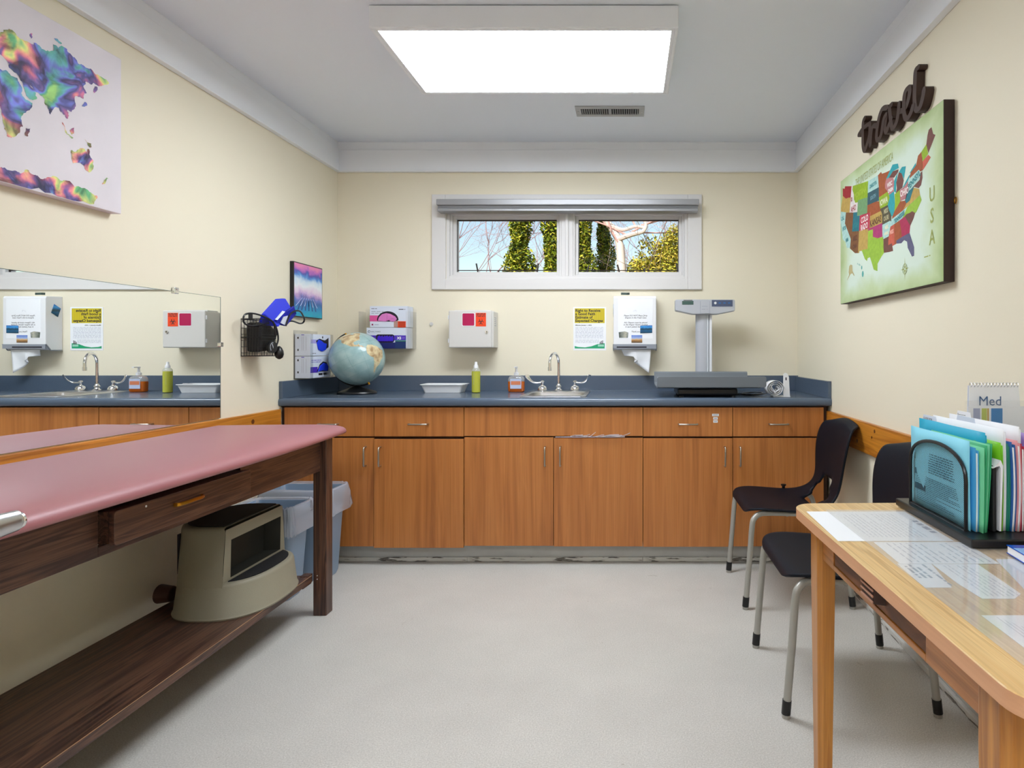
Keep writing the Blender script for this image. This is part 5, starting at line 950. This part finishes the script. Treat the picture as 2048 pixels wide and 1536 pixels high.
# ------------------------------------------------------------------ chairs
def chair(label, loc, rz=0):
    C = thing('stacking_chair', label, 'chair', loc, 'charcoal plastic chairs along the right wall')
    # side profile (x forward negative = front), z, half width, dish
    prof = [(-.235, .412, .150, 0), (-.228, .432, .190, .0), (-.205, .444, .215, .002), (-.15, .448, .232, .008), (-.06, .441, .236, .014), (.03, .434, .230, .018), (.10, .440, .215, .018), (.150, .460, .196, .012), (.180, .495, .180, .004), (.192, .54, .180, -.004), (.196, .60, .196, -.010), (.202, .67, .212, -.014), (.216, .74, .214, -.014), (.238, .790, .200, -.010), (.262, .815, .180, -.004), (.292, .822, .150, 0)]
    ncol = 10; vs = []; fs = []
    for (x, z, w, d) in prof:
        for j in range(ncol+1):
            t = -1+2*j/ncol; bend = d*(1-t*t)
            # dish: seat centre lower; back centre further back
            if z < .47: vs.append((x, w*t, z-bend))
            else: vs.append((x-bend*1.6*0+(-d)*(1-t*t)*1.6, w*t, z+ (0 if z < .8 else -.02*t*t)))
    for i in range(len(prof)-1):
        for j in range(ncol):
            if i == 7 and 2 <= j <= 7: continue
            if i == 8 and 3 <= j <= 6: continue
            if i == 6 and 3 <= j <= 6: continue
            fs.append((i*(ncol+1)+j, i*(ncol+1)+j+1, (i+1)*(ncol+1)+j+1, (i+1)*(ncol+1)+j))
    b = MB(); b.add(vs, fs); s = b.build('seat_shell', M['seat'], C, local=True, smooth=True, ang=180)
    md = s.modifiers.new('sub0', 'SUBSURF'); md.levels = 2; md.render_levels = 2
    md = s.modifiers.new('thick', 'SOLIDIFY'); md.thickness = .009; md.offset = -1
    for sy in (-1, 1):
        y = sy*.205; yf = sy*.226
        P = catmull([(-.242, yf, .012), (-.222, yf, .25), (-.212, y+sy*.018, .37), (-.20, y+sy*.012, .402), (-.17, y, .418), (-.12, y*.98, .420)], 6)
        f = MB().tube(P, .0125, 14).build('leg', M['tube'], C, local=True, smooth=True)
        a = MB().tube([(-.242-.0005, yf, .012), (-.239, yf, .055)], .0145, 14).build('foot_cap', M['black'], f, local=True, smooth=True)
        MB().cyl((-.242, yf, 0), (-.242, yf, .012), .0135, n=14).build('glide', M['tube'], f, local=True)
        P = catmull([(.235, sy*.222, .012), (.215, sy*.216, .20), (.19, sy*.205, .36), (.165, y, .405), (.12, y, .416), (.05, y*.98, .416)], 6)
        f = MB().tube(P, .0125, 14).build('leg', M['tube'], C, local=True, smooth=True)
        MB().tube([(.2355, sy*.222, .012), (.231, sy*.221, .055)], .0145, 14).build('foot_cap', M['black'], f, local=True, smooth=True)
        MB().cyl((.235, sy*.222, 0), (.235, sy*.222, .012), .0135, n=14).build('glide', M['tube'], f, local=True)
    b = MB(); b.tube([(-.12, .200, .420), (.05, .200, .416)], .0125, 12); b.tube([(-.12, -.200, .420), (.05, -.200, .416)], .0125, 12)
    b.tube([(-.05, -.2, .412), (-.05, .2, .412)], .009, 10); b.tube([(.08, -.2, .410), (.08, .2, .410)], .009, 10); b.build('under_frame', M['tube'], C, local=True, smooth=True)
    C.rotation_euler = (0, 0, rz); return C
ca = chair('charcoal plastic stacking chair nearest the cabinets', (.762, 2.94, 0))
MB().lathe([(.008, .0), (.008, .012), (.014, .014), (.014, .020), (.006, .021)], (.04, .222, .437), 16).build('fastener', M['black'], ca, local=True, smooth=True)
chair('charcoal plastic stacking chair partly behind the oak table', (.735, 2.137, 0))

# ------------------------------------------------------------------ oak table
TZ = .740
T = thing('side_table', 'oak laminate table with a worn drawer in the right foreground', 'table', (.75, 1.17, 0))
ln = Matrix.Rotation(math.radians(1.4), 4, 'Z')
hx, hy = .300, .468
def tri(r, z, ins=0): return rrect(-hx+ins, hx-ins, -hy+ins, hy-ins, r, z, 8)
o1 = tri(.055, TZ-.026); o2 = tri(.055, TZ-.0015); o3 = tri(.054, TZ, .0015)
T.location = (.744, 1.168, 0)
b = MB(); b.loft([o2, o3], 0); b.build('table_top', M['oak'], T, local=True)
b = MB(); b.loft([o1, o2], 0, capb=False); b.build('edge_band', M['oakedge'], T, local=True, smooth=True, ang=50)
for sx in (-1, 1):
    for sy in (-1, 1):
        x0 = sx*(hx-.045)
        y0 = sy*(hy-.115)
        a = []
        for z, k in ((0, .72), (TZ-.13, 1), (TZ-.026, 1)):
            w, d_ = .021*k, .034*k; ox = x0; oy = y0
            c_ = .010; a.append([Vector((ox+p, oy+q, z)) for p, q in ((-w+c_, -d_), (w, -d_), (w, d_), (-w+c_, d_), (-w, d_-c_), (-w, -d_+c_))])
        MB().loft(a).build('leg', M['oakleg'], T, local=True, bevel=.002)
ax = -hx+.035
M['oaklegy'] = wood('varnished_oak_rail', [(.3, '#a2622a'), (.5, '#b87838'), (.6, '#9a5d1e'), (.8, '#c08540')], 1, 1.2, 22, .35, 1.2, coat=.3)
b = MB(); b.box(ax, ax+.02, -hy+.13, -hy+.30, .640, TZ-.026); b.box(ax, ax+.02, hy-.30+.08, hy-.135, .640, TZ-.026); b.box(ax, ax+.02, -hy+.30, hy-.22, .640, .652)
b.box(hx-.055, hx-.035, -hy+.14, hy-.14, .64, TZ-.026); b.box(ax+.02, hx-.055, -hy+.09, -hy+.11, .64, TZ-.026); b.box(ax+.02, hx-.055, hy-.11, hy-.09, .64, TZ-.026)
b.build('apron', M['oaklegy'], T, local=True, bevel=.001)
dr_ = MB().box(ax+.002, ax+.026, -hy+.302, hy-.222, .653, TZ-.028).box(ax+.026, .2, -hy+.31, hy-.23, .66, TZ-.04).build('drawer', M['worn'], T, local=True, bevel=.001)
yh = 1.185-1.168
b = MB(); b.prism([(ax+.008, yh-.038, .668), (ax-.018, yh-.028, .668), (ax-.018, yh+.028, .668), (ax+.008, yh+.038, .668)], (0, 0, .032)); b.build('drawer_pull', mat('carved_dark_wood', '#35190f', .5), dr_, local=True, bevel=.003)
b = MB()
for k in range(3): b.box(ax-.0205, ax-.018, yh-.028, yh+.028, .670+k*.011, .674+k*.011)
b.build('pull_ridge', mat('light_ridge_wood', '#b98a72', .5), dr_, local=True, bevel=.0006)
T.rotation_euler = (0, 0, math.radians(1.4))

# papers lying on it, under a clear cover
def sheet(label, pts, z, rows=0, box=None, name='paper_sheet', m=None, seed=1, extra=None):
    t = thing(name, label, 'paper', (sum(p[0] for p in pts)/len(pts), sum(p[1] for p in pts)/len(pts), z))
    MB().prism([(x, y, z) for x, y in pts], (0, 0, .0004)).build('page', m or M['paper'], t)
    b = MB()
    if rows:   # text runs along Y (read from the wall side)
        x0, x1, y0, y1 = box; scribble(b, y0, y1, x0, x1, rows, 0, 0, right=(0, 1, 0), up=(-1, 0, 0) , o=(x0+x1, 0, z+.0006), seed=seed, hgt=.25)
    if extra: extra(b, z+.0006)
    if b.v: b.build('print', [M['inkl'], M['inkg'], M['ink']], t)
    return t
sheet('white printed sheet at the far left corner of the oak table', [(.449, 1.543), (.697, 1.543), (.694, 1.303), (.447, 1.303)], TZ+.0004, 14, (.52, .655, 1.33, 1.52), seed=2, extra=lambda b, z: scribble(b, 1.36, 1.47, .670, .688, 1, 0, 1, right=(0, 1, 0), up=(1, 0, 0), o=(0, 0, z), hgt=.7, seed=4))
sheet('white printed sheet in the middle of the table beside the file rack', [(.519, 1.294), (.712, 1.294), (.706, 1.162), (.516, 1.162)], TZ+.0012, 12, (.535, .70, 1.17, 1.285), seed=3)
def addr2(b, z):
    scribble(b, 1.055, 1.160, .553, .562, 1, 0, 1, right=(0, 1, 0), up=(1, 0, 0), o=(0, 0, z), seed=9, hgt=.5)
    for k in range(3): scribble(b, 1.09, 1.160, .536-k*.010, .546-k*.010, 1, 0, 1, right=(0, 1, 0), up=(1, 0, 0), o=(0, 0, z), seed=k, hgt=.5)
sheet('narrow white address strip on the table nearest its left edge', [(.512, 1.165), (.577, 1.165), (.554, 1.047), (.508, 1.047)], TZ+.0004, extra=addr2)
sheet('white printed strip with cut corners on the table below the middle sheet', [(.578, 1.162), (.664, 1.162), (.655, 1.02), (.632, 1.0), (.579, 1.0), (.574, 1.066)], TZ+.0004, 7, (.59, .65, 1.01, 1.155), seed=6)
sheet('bluish white sheet on the table in front of the blue booklet', [(.715, 1.19), (.90, 1.19), (.89, 1.035), (.672, 1.035)], TZ+.0004, m=M['paperb'])
def near(b, z):
    for k in range(4): b.box(.560+k*.006, .5608+k*.006, .845, .93-.01*k, z, z+.0001, 1)
    b.box(.655, .690, .868, .871, z, z+.0001, 2)
sheet('white form at the near end of the table with ruled lines', [(.541, .937), (.76, .937), (.758, .74), (.54, .74)], TZ+.0004, 8, (.60, .74, .76, .92), seed=8, extra=near)
tag(MB().prism([(.500, 1.552, TZ+.0024), (1.04, 1.545, TZ+.0024), (1.045, .76, TZ+.0024), (.507, .755, TZ+.0024)], (0, 0, .0008)).build('desk_cover', M['film']), 'clear plastic cover sheet over the papers on the oak table', 'desk cover')
tag(MB().box(.702, .704, 1.10, 1.243, TZ+.0034, TZ+.0044).build('pencil_lead', M['ink']), 'thin dark line-like strip lying in front of the file rack', 'strip') if False else None

# file rack
RZ = TZ+.0034
R = thing('file_rack', 'black mesh file rack stuffed with folders on the oak table', 'organizer', (.86, 1.40, RZ))
MB().box(.699, 1.02, 1.244, 1.600, RZ, RZ+.018).build('base', M['black'], R, bevel=.003)
ym = bpy.data.materials.new('black_mesh'); ym.use_nodes = True; nt = ym.node_tree; L = nt.links.new; bs = nt.nodes['Principled BSDF']; bs.inputs['Base Color'].default_value = (.006, .006, .008, 1); bs.inputs['Roughness'].default_value = .4
tc = nt.nodes.new('ShaderNodeTexCoord'); sp = nt.nodes.new('ShaderNodeSeparateXYZ'); L(tc.outputs['Object'], sp.inputs[0])
def diag(sgn):
    a = nt.nodes.new('ShaderNodeMath'); a.operation = 'MULTIPLY_ADD'; a.inputs[1].default_value = sgn*.75; L(sp.outputs['Y'], a.inputs[0]); L(sp.outputs['Z'], a.inputs[2])
    f = nt.nodes.new('ShaderNodeMath'); f.operation = 'MULTIPLY'; f.inputs[1].default_value = 1/.0042; L(a.outputs[0], f.inputs[0]); g = nt.nodes.new('ShaderNodeMath'); g.operation = 'FRACT'; L(f.outputs[0], g.inputs[0])
    h = nt.nodes.new('ShaderNodeMath'); h.operation = 'LESS_THAN'; h.inputs[1].default_value = .15; L(g.outputs[0], h.inputs[0]); return h.outputs[0]
mx = nt.nodes.new('ShaderNodeMath'); mx.operation = 'MAXIMUM'; L(diag(1), mx.inputs[0]); L(diag(-1), mx.inputs[1]); L(mx.outputs[0], bs.inputs['Alpha'])
def panel(x, nm):
    top = [(1.560, .896)]; n = 18
    for k in range(n+1): a = math.pi*k/n; top.append((1.432+.128*math.cos(a), .868+.064*math.sin(a)+(.0)))
    top = [(1.560, RZ+.016)]+[(1.432+.128*math.cos(math.pi*k/n), .866+.066*math.sin(math.pi*k/n)**.8) for k in range(n+1)]+[(1.304, RZ+.016)]
    MB().poly([(x, y, z) for y, z in top]).build(nm, ym, R)
    MB().tube([(x, y, z) for y, z in top], .0042, 8, closed=True).build('panel_frame', M['black'], R, smooth=True)
for x in (.720, .795, .87, .945): panel(x, 'mesh_panel')
# folders and papers in the rack
M['ltblue'] = mat('pale_blue_paper', '#8ad8ee', .55); M['cyan'] = mat('cyan_card', '#14a9cc', .5); M['mint'] = mat('mint_paper', '#6fcf9c', .6); M['greenp'] = mat('green_paper', '#2fa86e', .6)
M['lime'] = mat('lime_card', '#7fcf1a', .5); M['bluec'] = mat('blue_card', '#1c5fa8', .5); M['pinkc'] = mat('salmon_card', '#e79aa0', .5); M['redc'] = mat('red_card', '#b3143a', .45); M['lilac'] = mat('lilac_card', '#a98ad2', .5); M['teal'] = mat('teal_card', '#18806a', .5)
def folder(name, label, cat, x, m, y0=1.305, y1=1.598, h=.20, thick=.003, lean=0.0, bow=.004, tab=None, group='folders and papers standing in the file rack', tagtext=None):
    F = thing(name, label, cat, (x, (y0+y1)/2, RZ+.019), group)
    n = 8; zb = RZ+.019
    def leaf(off, hh):
        b = MB(); rows = []
        for j in range(9):
            v = j/8; rows.append([(x+off+lean*v+bow*math.sin(v*math.pi)*(1 if i > n/2 else .4)+.0015*math.sin(i*1.1+x*90), y1-(y1-y0)*i/n, zb+hh*v) for i in range(n+1)])
        b.add([p for r_ in rows for p in r_], [(j*(n+1)+i, j*(n+1)+i+1, (j+1)*(n+1)+i+1, (j+1)*(n+1)+i) for j in range(8) for i in range(n)]); return b
    leaf(0, h).build('cover', m, F, smooth=True, solid=.0012)
    if thick > .002:
        leaf(thick, h-.006).build('back_cover', m, F, smooth=True, solid=.0012)
        if thick > .005:
            leaf(thick*.5, h-.012).build('pages', M['paper'], F, smooth=True, solid=thick*.5)
    if tab:
        y, w, mt = tab; xx = x+thick+lean
        tb_ = MB().prism([(xx, y, zb+h-.007), (xx, y-w, zb+h-.007), (xx, y-w+.006, zb+h+.011), (xx, y-.006, zb+h+.011)], (.0008, 0, 0)).build('tab', mt, F)
        if tagtext: MB().text(tagtext, .009, (xx-.0012, y-.008, zb+h-.001), right=(0, -1, 0)).build('tab_lettering', M['ink'], tb_)
    return F
f0 = folder('paper_sheet', 'pale blue printed sheet in front of the mesh in the file rack', 'paper', .729, M['ltblue'], 1.300, 1.572, .192, .0015, lean=-.002, bow=-.001)
b = MB()
for (ya, yb2, za, zb2, rws) in ((1.49, 1.55, .79, .90, 1), (1.33, 1.48, .85, .90, 3), (1.33, 1.54, .775, .84, 5)):
    scribble(b, -yb2, -ya, za, zb2, rws*3, 0, 0, right=(0, -1, 0), o=(.7262, 0, 0), hgt=.4, seed=int(ya*100))
b.build('print', mat('slate_print', '#3c7288', .6), f0)
folder('paper_stack', 'bright blue folded papers at the near end of the file rack', 'paper', .736, mat('sky_blue_paper', '#3f9fd8', .55), 1.295, 1.55, .178, .006, bow=.001)
for k, (x, mm, dz) in enumerate(((.7445, 'mint', .180), (.7485, 'greenp', .184), (.7525, 'mint', .186), (.7565, 'greenp', .187))):
    folder('paper_sheet', 'green paper standing in the rack, sheet %s behind the bright blue papers' % ('nearest', 'second', 'third', 'fourth')[k], 'paper', x, M[mm], 1.283+.003*k, 1.53, dz, .0018, lean=.002+.003*k, bow=.001)
folder('file_folder', 'cyan folder with a white tab rising behind the pale blue sheet', 'folder', .764, M['cyan'], 1.312, 1.604, .208, .003, tab=(1.595, .075, M['paperb']), tagtext='GUIDE FOR')
bd = thing('binder', 'black wire-bound notebook with white page edges in the file rack', 'binder', (.778, 1.4, RZ+.019), 'folders and papers standing in the file rack')
MB().box(.7705, .779, 1.292, 1.54, RZ+.0195, RZ+.160).build('cover', mat('black_card', '#0f1113', .6), bd, bevel=.003)
MB().prism([(.768, 1.288, RZ+.155), (.785, 1.288, RZ+.172), (.791, 1.29, RZ+.160), (.787, 1.29, RZ+.022), (.7835, 1.29, RZ+.022), (.786, 1.29, RZ+.155), (.783, 1.29, RZ+.160)], (0, .24, 0)).build('pages', M['paper'], bd)
folder('file_folder', 'lime green folder in the middle of the file rack', 'folder', .793, M['lime'], 1.300, 1.59, .188, .004, bow=.002)
folder('file_folder', 'white folder with an off-white tab behind the cyan folder', 'folder', .800, M['paper'], 1.302, 1.604, .216, .004, tab=(1.50, .085, M['paperb']), bow=.002)
folder('file_folder', 'teal folder between the white folder and the blue ones', 'folder', .807, M['teal'], 1.300, 1.575, .186, .003, bow=.003)
folder('file_folder', 'dark blue bowed folder in the file rack behind the teal one', 'folder', .813, M['bluec'], 1.298, 1.58, .190, .007, bow=.004)
folder('file_folder', 'white folder with a printed Resources tab near the back of the rack', 'folder', .842, M['paper'], 1.318, 1.604, .220, .003, tab=(1.575, .07, M['paper']), bow=.001, tagtext='Resources')
folder('file_folder', 'salmon pink folder in the file rack beside the dark blue folder', 'folder', .824, M['pinkc'], 1.298, 1.57, .193, .006, bow=.004)
folder('file_folder', 'crimson folder towards the wall side of the file rack', 'folder', .835, M['redc'], 1.30, 1.57, .186, .006, bow=.001)
folder('file_folder', 'purple folder second from the wall side of the rack', 'folder', .862, M['lilac'], 1.31, 1.60, .205, .005, bow=.001)
folder('file_folder', 'light blue folder nearest the wall in the file rack', 'folder', .885, M['cyan'], 1.31, 1.59, .196, .006, bow=.001)
# calendar and clear sign holder behind
cl = thing('desk_calendar', 'white spiral desk calendar standing behind the file rack', 'calendar', (1.0, 1.56, TZ+.001))
MB().prism([(.905, 1.625, TZ+.0035), (1.06, 1.625, TZ+.0035), (1.06, 1.66, 1.052), (.925, 1.66, 1.052)], (0, .0015, 0)).build('page', M['paper'], cl)
MB().prism([(.905, 1.645, TZ+.004), (1.06, 1.645, TZ+.004), (1.06, 1.664, 1.052), (.925, 1.664, 1.052)], (0, .002, 0)).build('stand', M['paperb'], cl)
b = MB()
for k in range(15): b.tube([(.93+k*.009, 1.661+.006*math.cos(q*.8), 1.054+.006*math.sin(q*.8)) for q in range(8)], .0009, 5, closed=True)
b.build('spiral', M['steel'], cl)
b = MB(); b.text('Med', .036, (.945, 1.6505, .999), m=0); b.build('lettering', mat('steel_blue_ink', '#3c5f8a', .6), cl)
hl = thing('sign_holder', 'clear upright sign holder with coloured printed columns behind the rack', 'sign holder', (.97, 1.52, RZ+.019))
RZ2 = RZ+.019
MB().box(.888, 1.05, 1.606, 1.608, TZ+.0035, 1.015).box(.888, 1.05, 1.6125, 1.6145, TZ+.0035, 1.015).build('clear_case', M['acryl'], hl)
pg = MB().box(.895, 1.05, 1.6095, 1.611, TZ+.0035, 1.000).build('insert', M['paper'], hl)
b = MB(); y = 1.6090
for (a, c_, mi) in ((.908, .926, 0), (.930, .944, 1), (.945, .949, 2), (.955, .985, 3)): b.poly([(a, y, .93), (c_, y, .93), (c_, y, .995), (a, y, .995)], mi)
b.build('print', [mat('grey_lilac_print', '#aab0cc', .6), mat('yellow_green_print', '#bcc65a', .6), mat('mustard_print', '#c9a030', .6), mat('blue_column_print', '#2f7fc0', .6)], pg)
# booklet
bk = thing('booklet', 'blue-covered booklet with white page edges at the right edge of the table', 'book', (.84, 1.11, TZ+.0034))
Rb = Matrix.Rotation(math.radians(-4), 4, 'Z'); zz = TZ+.0034
MB().obox((.842, 1.120, zz+.009), (.19, .175, .014), Rb).build('pages', M['paper'], bk)
MB().obox((.842, 1.120, zz+.0165), (.193, .178, .0012), Rb).obox((.842, 1.120, zz+.0014), (.193, .178, .0012), Rb).build('cover', mat('blue_glossy_cover', '#0c4fb8', .25), bk)
MB().obox((.800, 1.165, zz+.0174), (.10, .05, .0006), Rb).build('cover_panel', mat('pale_blue_cover', '#7fb5e8', .3), bk)

# ------------------------------------------------------------------ outside the window
struct(MB().box(-30, 30, 4.2, 60, -.5, -.3).build('ground', mat('leaf_litter', '#6b5a3a', .9, var=(3, .2)), loc=(0, 10, -.3)))
def leaves(mb, c, rad, n, sz, mi, seed, nm=3):
    rnd = random.Random(seed)
    for k in range(n):
        while True:
            p = Vector((rnd.uniform(-1, 1), rnd.uniform(-1, 1), rnd.uniform(-1, 1)))
            if p.length < 1 and rnd.random() < p.length+.25: break
        q = Vector(c)+Vector((p.x*rad[0], p.y*rad[1], p.z*rad[2])); q += Vector([noise.noise(q*2.3+Vector((i*7, seed, 0))) for i in range(3)])*.25*min(rad)
        u = Vector((rnd.gauss(0, 1), rnd.gauss(0, 1), rnd.gauss(0, 1))).normalized(); w = u.orthogonal().normalized(); s_l = sz*rnd.uniform(.6, 1.4)
        mb.add([q-u*s_l, q+w*s_l*.5, q+u*s_l, q-w*s_l*.5], [(0, 1, 2, 3)], mi+rnd.randrange(nm))
def branch(mb, p, d, L, r, depth, rnd, mi=0, n=6, fork=3):
    P = [Vector(p)]; d = Vector(d).normalized()
    for k in range(5):
        d = (d+Vector((rnd.gauss(0, .16), rnd.gauss(0, .16), rnd.gauss(0, .10)+.03))).normalized(); P.append(P[-1]+d*L/5)
    mb.tube(P, [r*(1-.12*k) for k in range(6)], n if depth > 1 else 4, mi, caps=False)
    if depth > 0:
        for k in range(fork):
            i = rnd.choice((2, 3, 4, 5)); dd = (d+Vector((rnd.gauss(0, .75), rnd.gauss(0, .6), rnd.gauss(.15, .5)))).normalized(); branch(mb, P[i], dd, L*rnd.uniform(.5, .75), r*.5, depth-1, rnd, mi, n, fork)
ivy = [mat('ivy_green', '#76861c', .5), mat('ivy_yellow', '#b3ad35', .5), mat('ivy_dark', '#3c4a14', .5)]
bark = mat('grey_bark', '#7d6c5c', .8); pale = mat('pale_bark', '#cdc0b6', .7); twig = mat('pinkish_twigs', '#a08082', .8)
bushm = [mat('bush_gold', '#cdb44a', .5), mat('bush_green', '#a9a636', .5), mat('bush_dark', '#7a7a28', .5)]
def ivy_tree(label, x, y, w, seed, top=5.2):
    t = thing('ivy_covered_tree', label, 'tree', (x, y, -.3), 'ivy covered trees outside the window')
    b = MB(); rnd = random.Random(seed); b.tube([(x, y, -.3), (x+.05, y, 1.5), (x-.03, y, 3.0), (x+.06, y, top)], [.10, .07, .06, .04], 10); branch(b, (x, y, 3.4), (.3, 0, 1), 1.6, .05, 3, rnd); b.build('trunk', bark, t, smooth=True)
    b = MB(); k = 0; z = .2
    while z < top: leaves(b, (x+.15*w*math.sin(z*3+seed), y, z), (w*(.8+.3*math.sin(z*5+seed)), w*.7, .5), int(2000*w/.25), .030, 0, seed+k); z += .42; k += 1
    b.build('ivy', ivy, t)
ivy_tree('ivy covered tree in the left window pane, left of the mullion', -1.62, 9.2, .24, 3)
ivy_tree('ivy covered tree just left of the window mullion', -1.12, 9.0, .20, 5)
ivy_tree('ivy covered tree at the left edge of the right window pane', -.68, 9.4, .20, 9)
ivy_tree('slim ivy covered tree right of the mullion behind the pale tree', -.42, 10.6, .17, 13, 4.2)
t = thing('pale_tree', 'pale barked bare tree with a long side limb in the right window pane', 'tree', (-.13, 9.3, -.3)); b = MB()
b.tube(catmull([(-.05, 9.3, -.3), (-.08, 9.3, 1.4), (-.11, 9.3, 2.5), (-.16, 9.3, 2.85), (-.34, 9.35, 3.15), (-.52, 9.4, 3.6), (-.6, 9.4, 4.2)], 5), [.085-.0018*k for k in range(31)], 10)
b.tube(catmull([(-.17, 9.28, 2.84), (.05, 9.2, 2.90), (.22, 9.2, 2.95), (.26, 9.2, 3.06), (.20, 9.2, 3.15)], 5), [.042-.0012*k for k in range(21)], 8)
b.tube(catmull([(-.30, 9.3, 3.08), (-.1, 9.25, 2.98), (.1, 9.25, 3.03), (.26, 9.2, 3.0)], 5), [.034-.0010*k for k in range(16)], 8)
b.build('trunk', pale, t, smooth=True); b = MB(); rnd = random.Random(21)
for k in range(6): branch(b, (-.16+.07*k, 9.25, 2.8+.05*k), (rnd.uniform(-.6, .9), 0, rnd.uniform(.1, .9)), .9, .016, 3, rnd)
b.build('twigs', mat('rosy_twigs', '#c79a94', .8), t)
t = thing('golden_bush', 'large sunlit yellow-green bush at the lower right of the window view', 'shrub', (.45, 9.4, -.3)); b = MB()
leaves(b, (.50, 9.5, 1.5), (.75, .6, 1.40), 9000, .032, 0, 31); leaves(b, (.74, 9.5, 2.55), (.36, .4, .50), 4500, .028, 0, 33); leaves(b, (.22, 9.4, 2.2), (.30, .3, .42), 2200, .03, 0, 35); b.build('foliage', bushm, t)
b = MB(); rnd = random.Random(8)
for k in range(7): branch(b, (.2+.1*k, 9.5, -.3), (rnd.uniform(-.2, .2), 0, 1), 2.6, .02, 2, rnd)
b.build('stems', bark, t)
for k, (x, y, lean) in enumerate(((-2.75, 12, .1), (-2.1, 13, -.1), (-3.4, 11.5, .2), (-1.5, 14, .1), (.1, 14, .0), (1.0, 13, -.1))):
    t = thing('bare_tree', 'thin bare winter tree in the distance outside the window', 'tree', (x, y, -.3), 'bare winter trees outside the window'); b = MB(); rnd = random.Random(50+k)
    b.tube([(x, y, -.3), (x+lean*.4, y, 1.5), (x+lean, y, 2.6)], [.05, .04, .03], 6)
    for q in range(4): branch(b, (x+lean*(.6+.1*q), y, 1.7+.3*q), (rnd.uniform(-.7, .7), rnd.uniform(-.3, .3), 1), 1.6, .012, 4, rnd, fork=3)
    b.build('branches', twig, t)
fe = thing('metal_fence', 'dark metal picket fence whose tips show at the bottom of the window view', 'fence', (-.8, 7.2, -.3)); dk = mat('dark_fence_metal', '#14120f', .6)
for k in range(24):
    x = -3.0+k*.21+.03*math.sin(k*3); h_ = 2.12+.06*math.sin(k*2.3); d_ = .045*math.sin(k*1.7)
    MB().tube([(x, 7.2, -.3), (x, 7.2, h_-.16), (x+d_, 7.2, h_)], .010, 6).build('picket', dk, fe)
MB().box(-3.1, 2.0, 7.19, 7.21, .1, .13).box(-3.1, 2.0, 7.19, 7.21, 1.60, 1.63).build('rail', dk, fe)
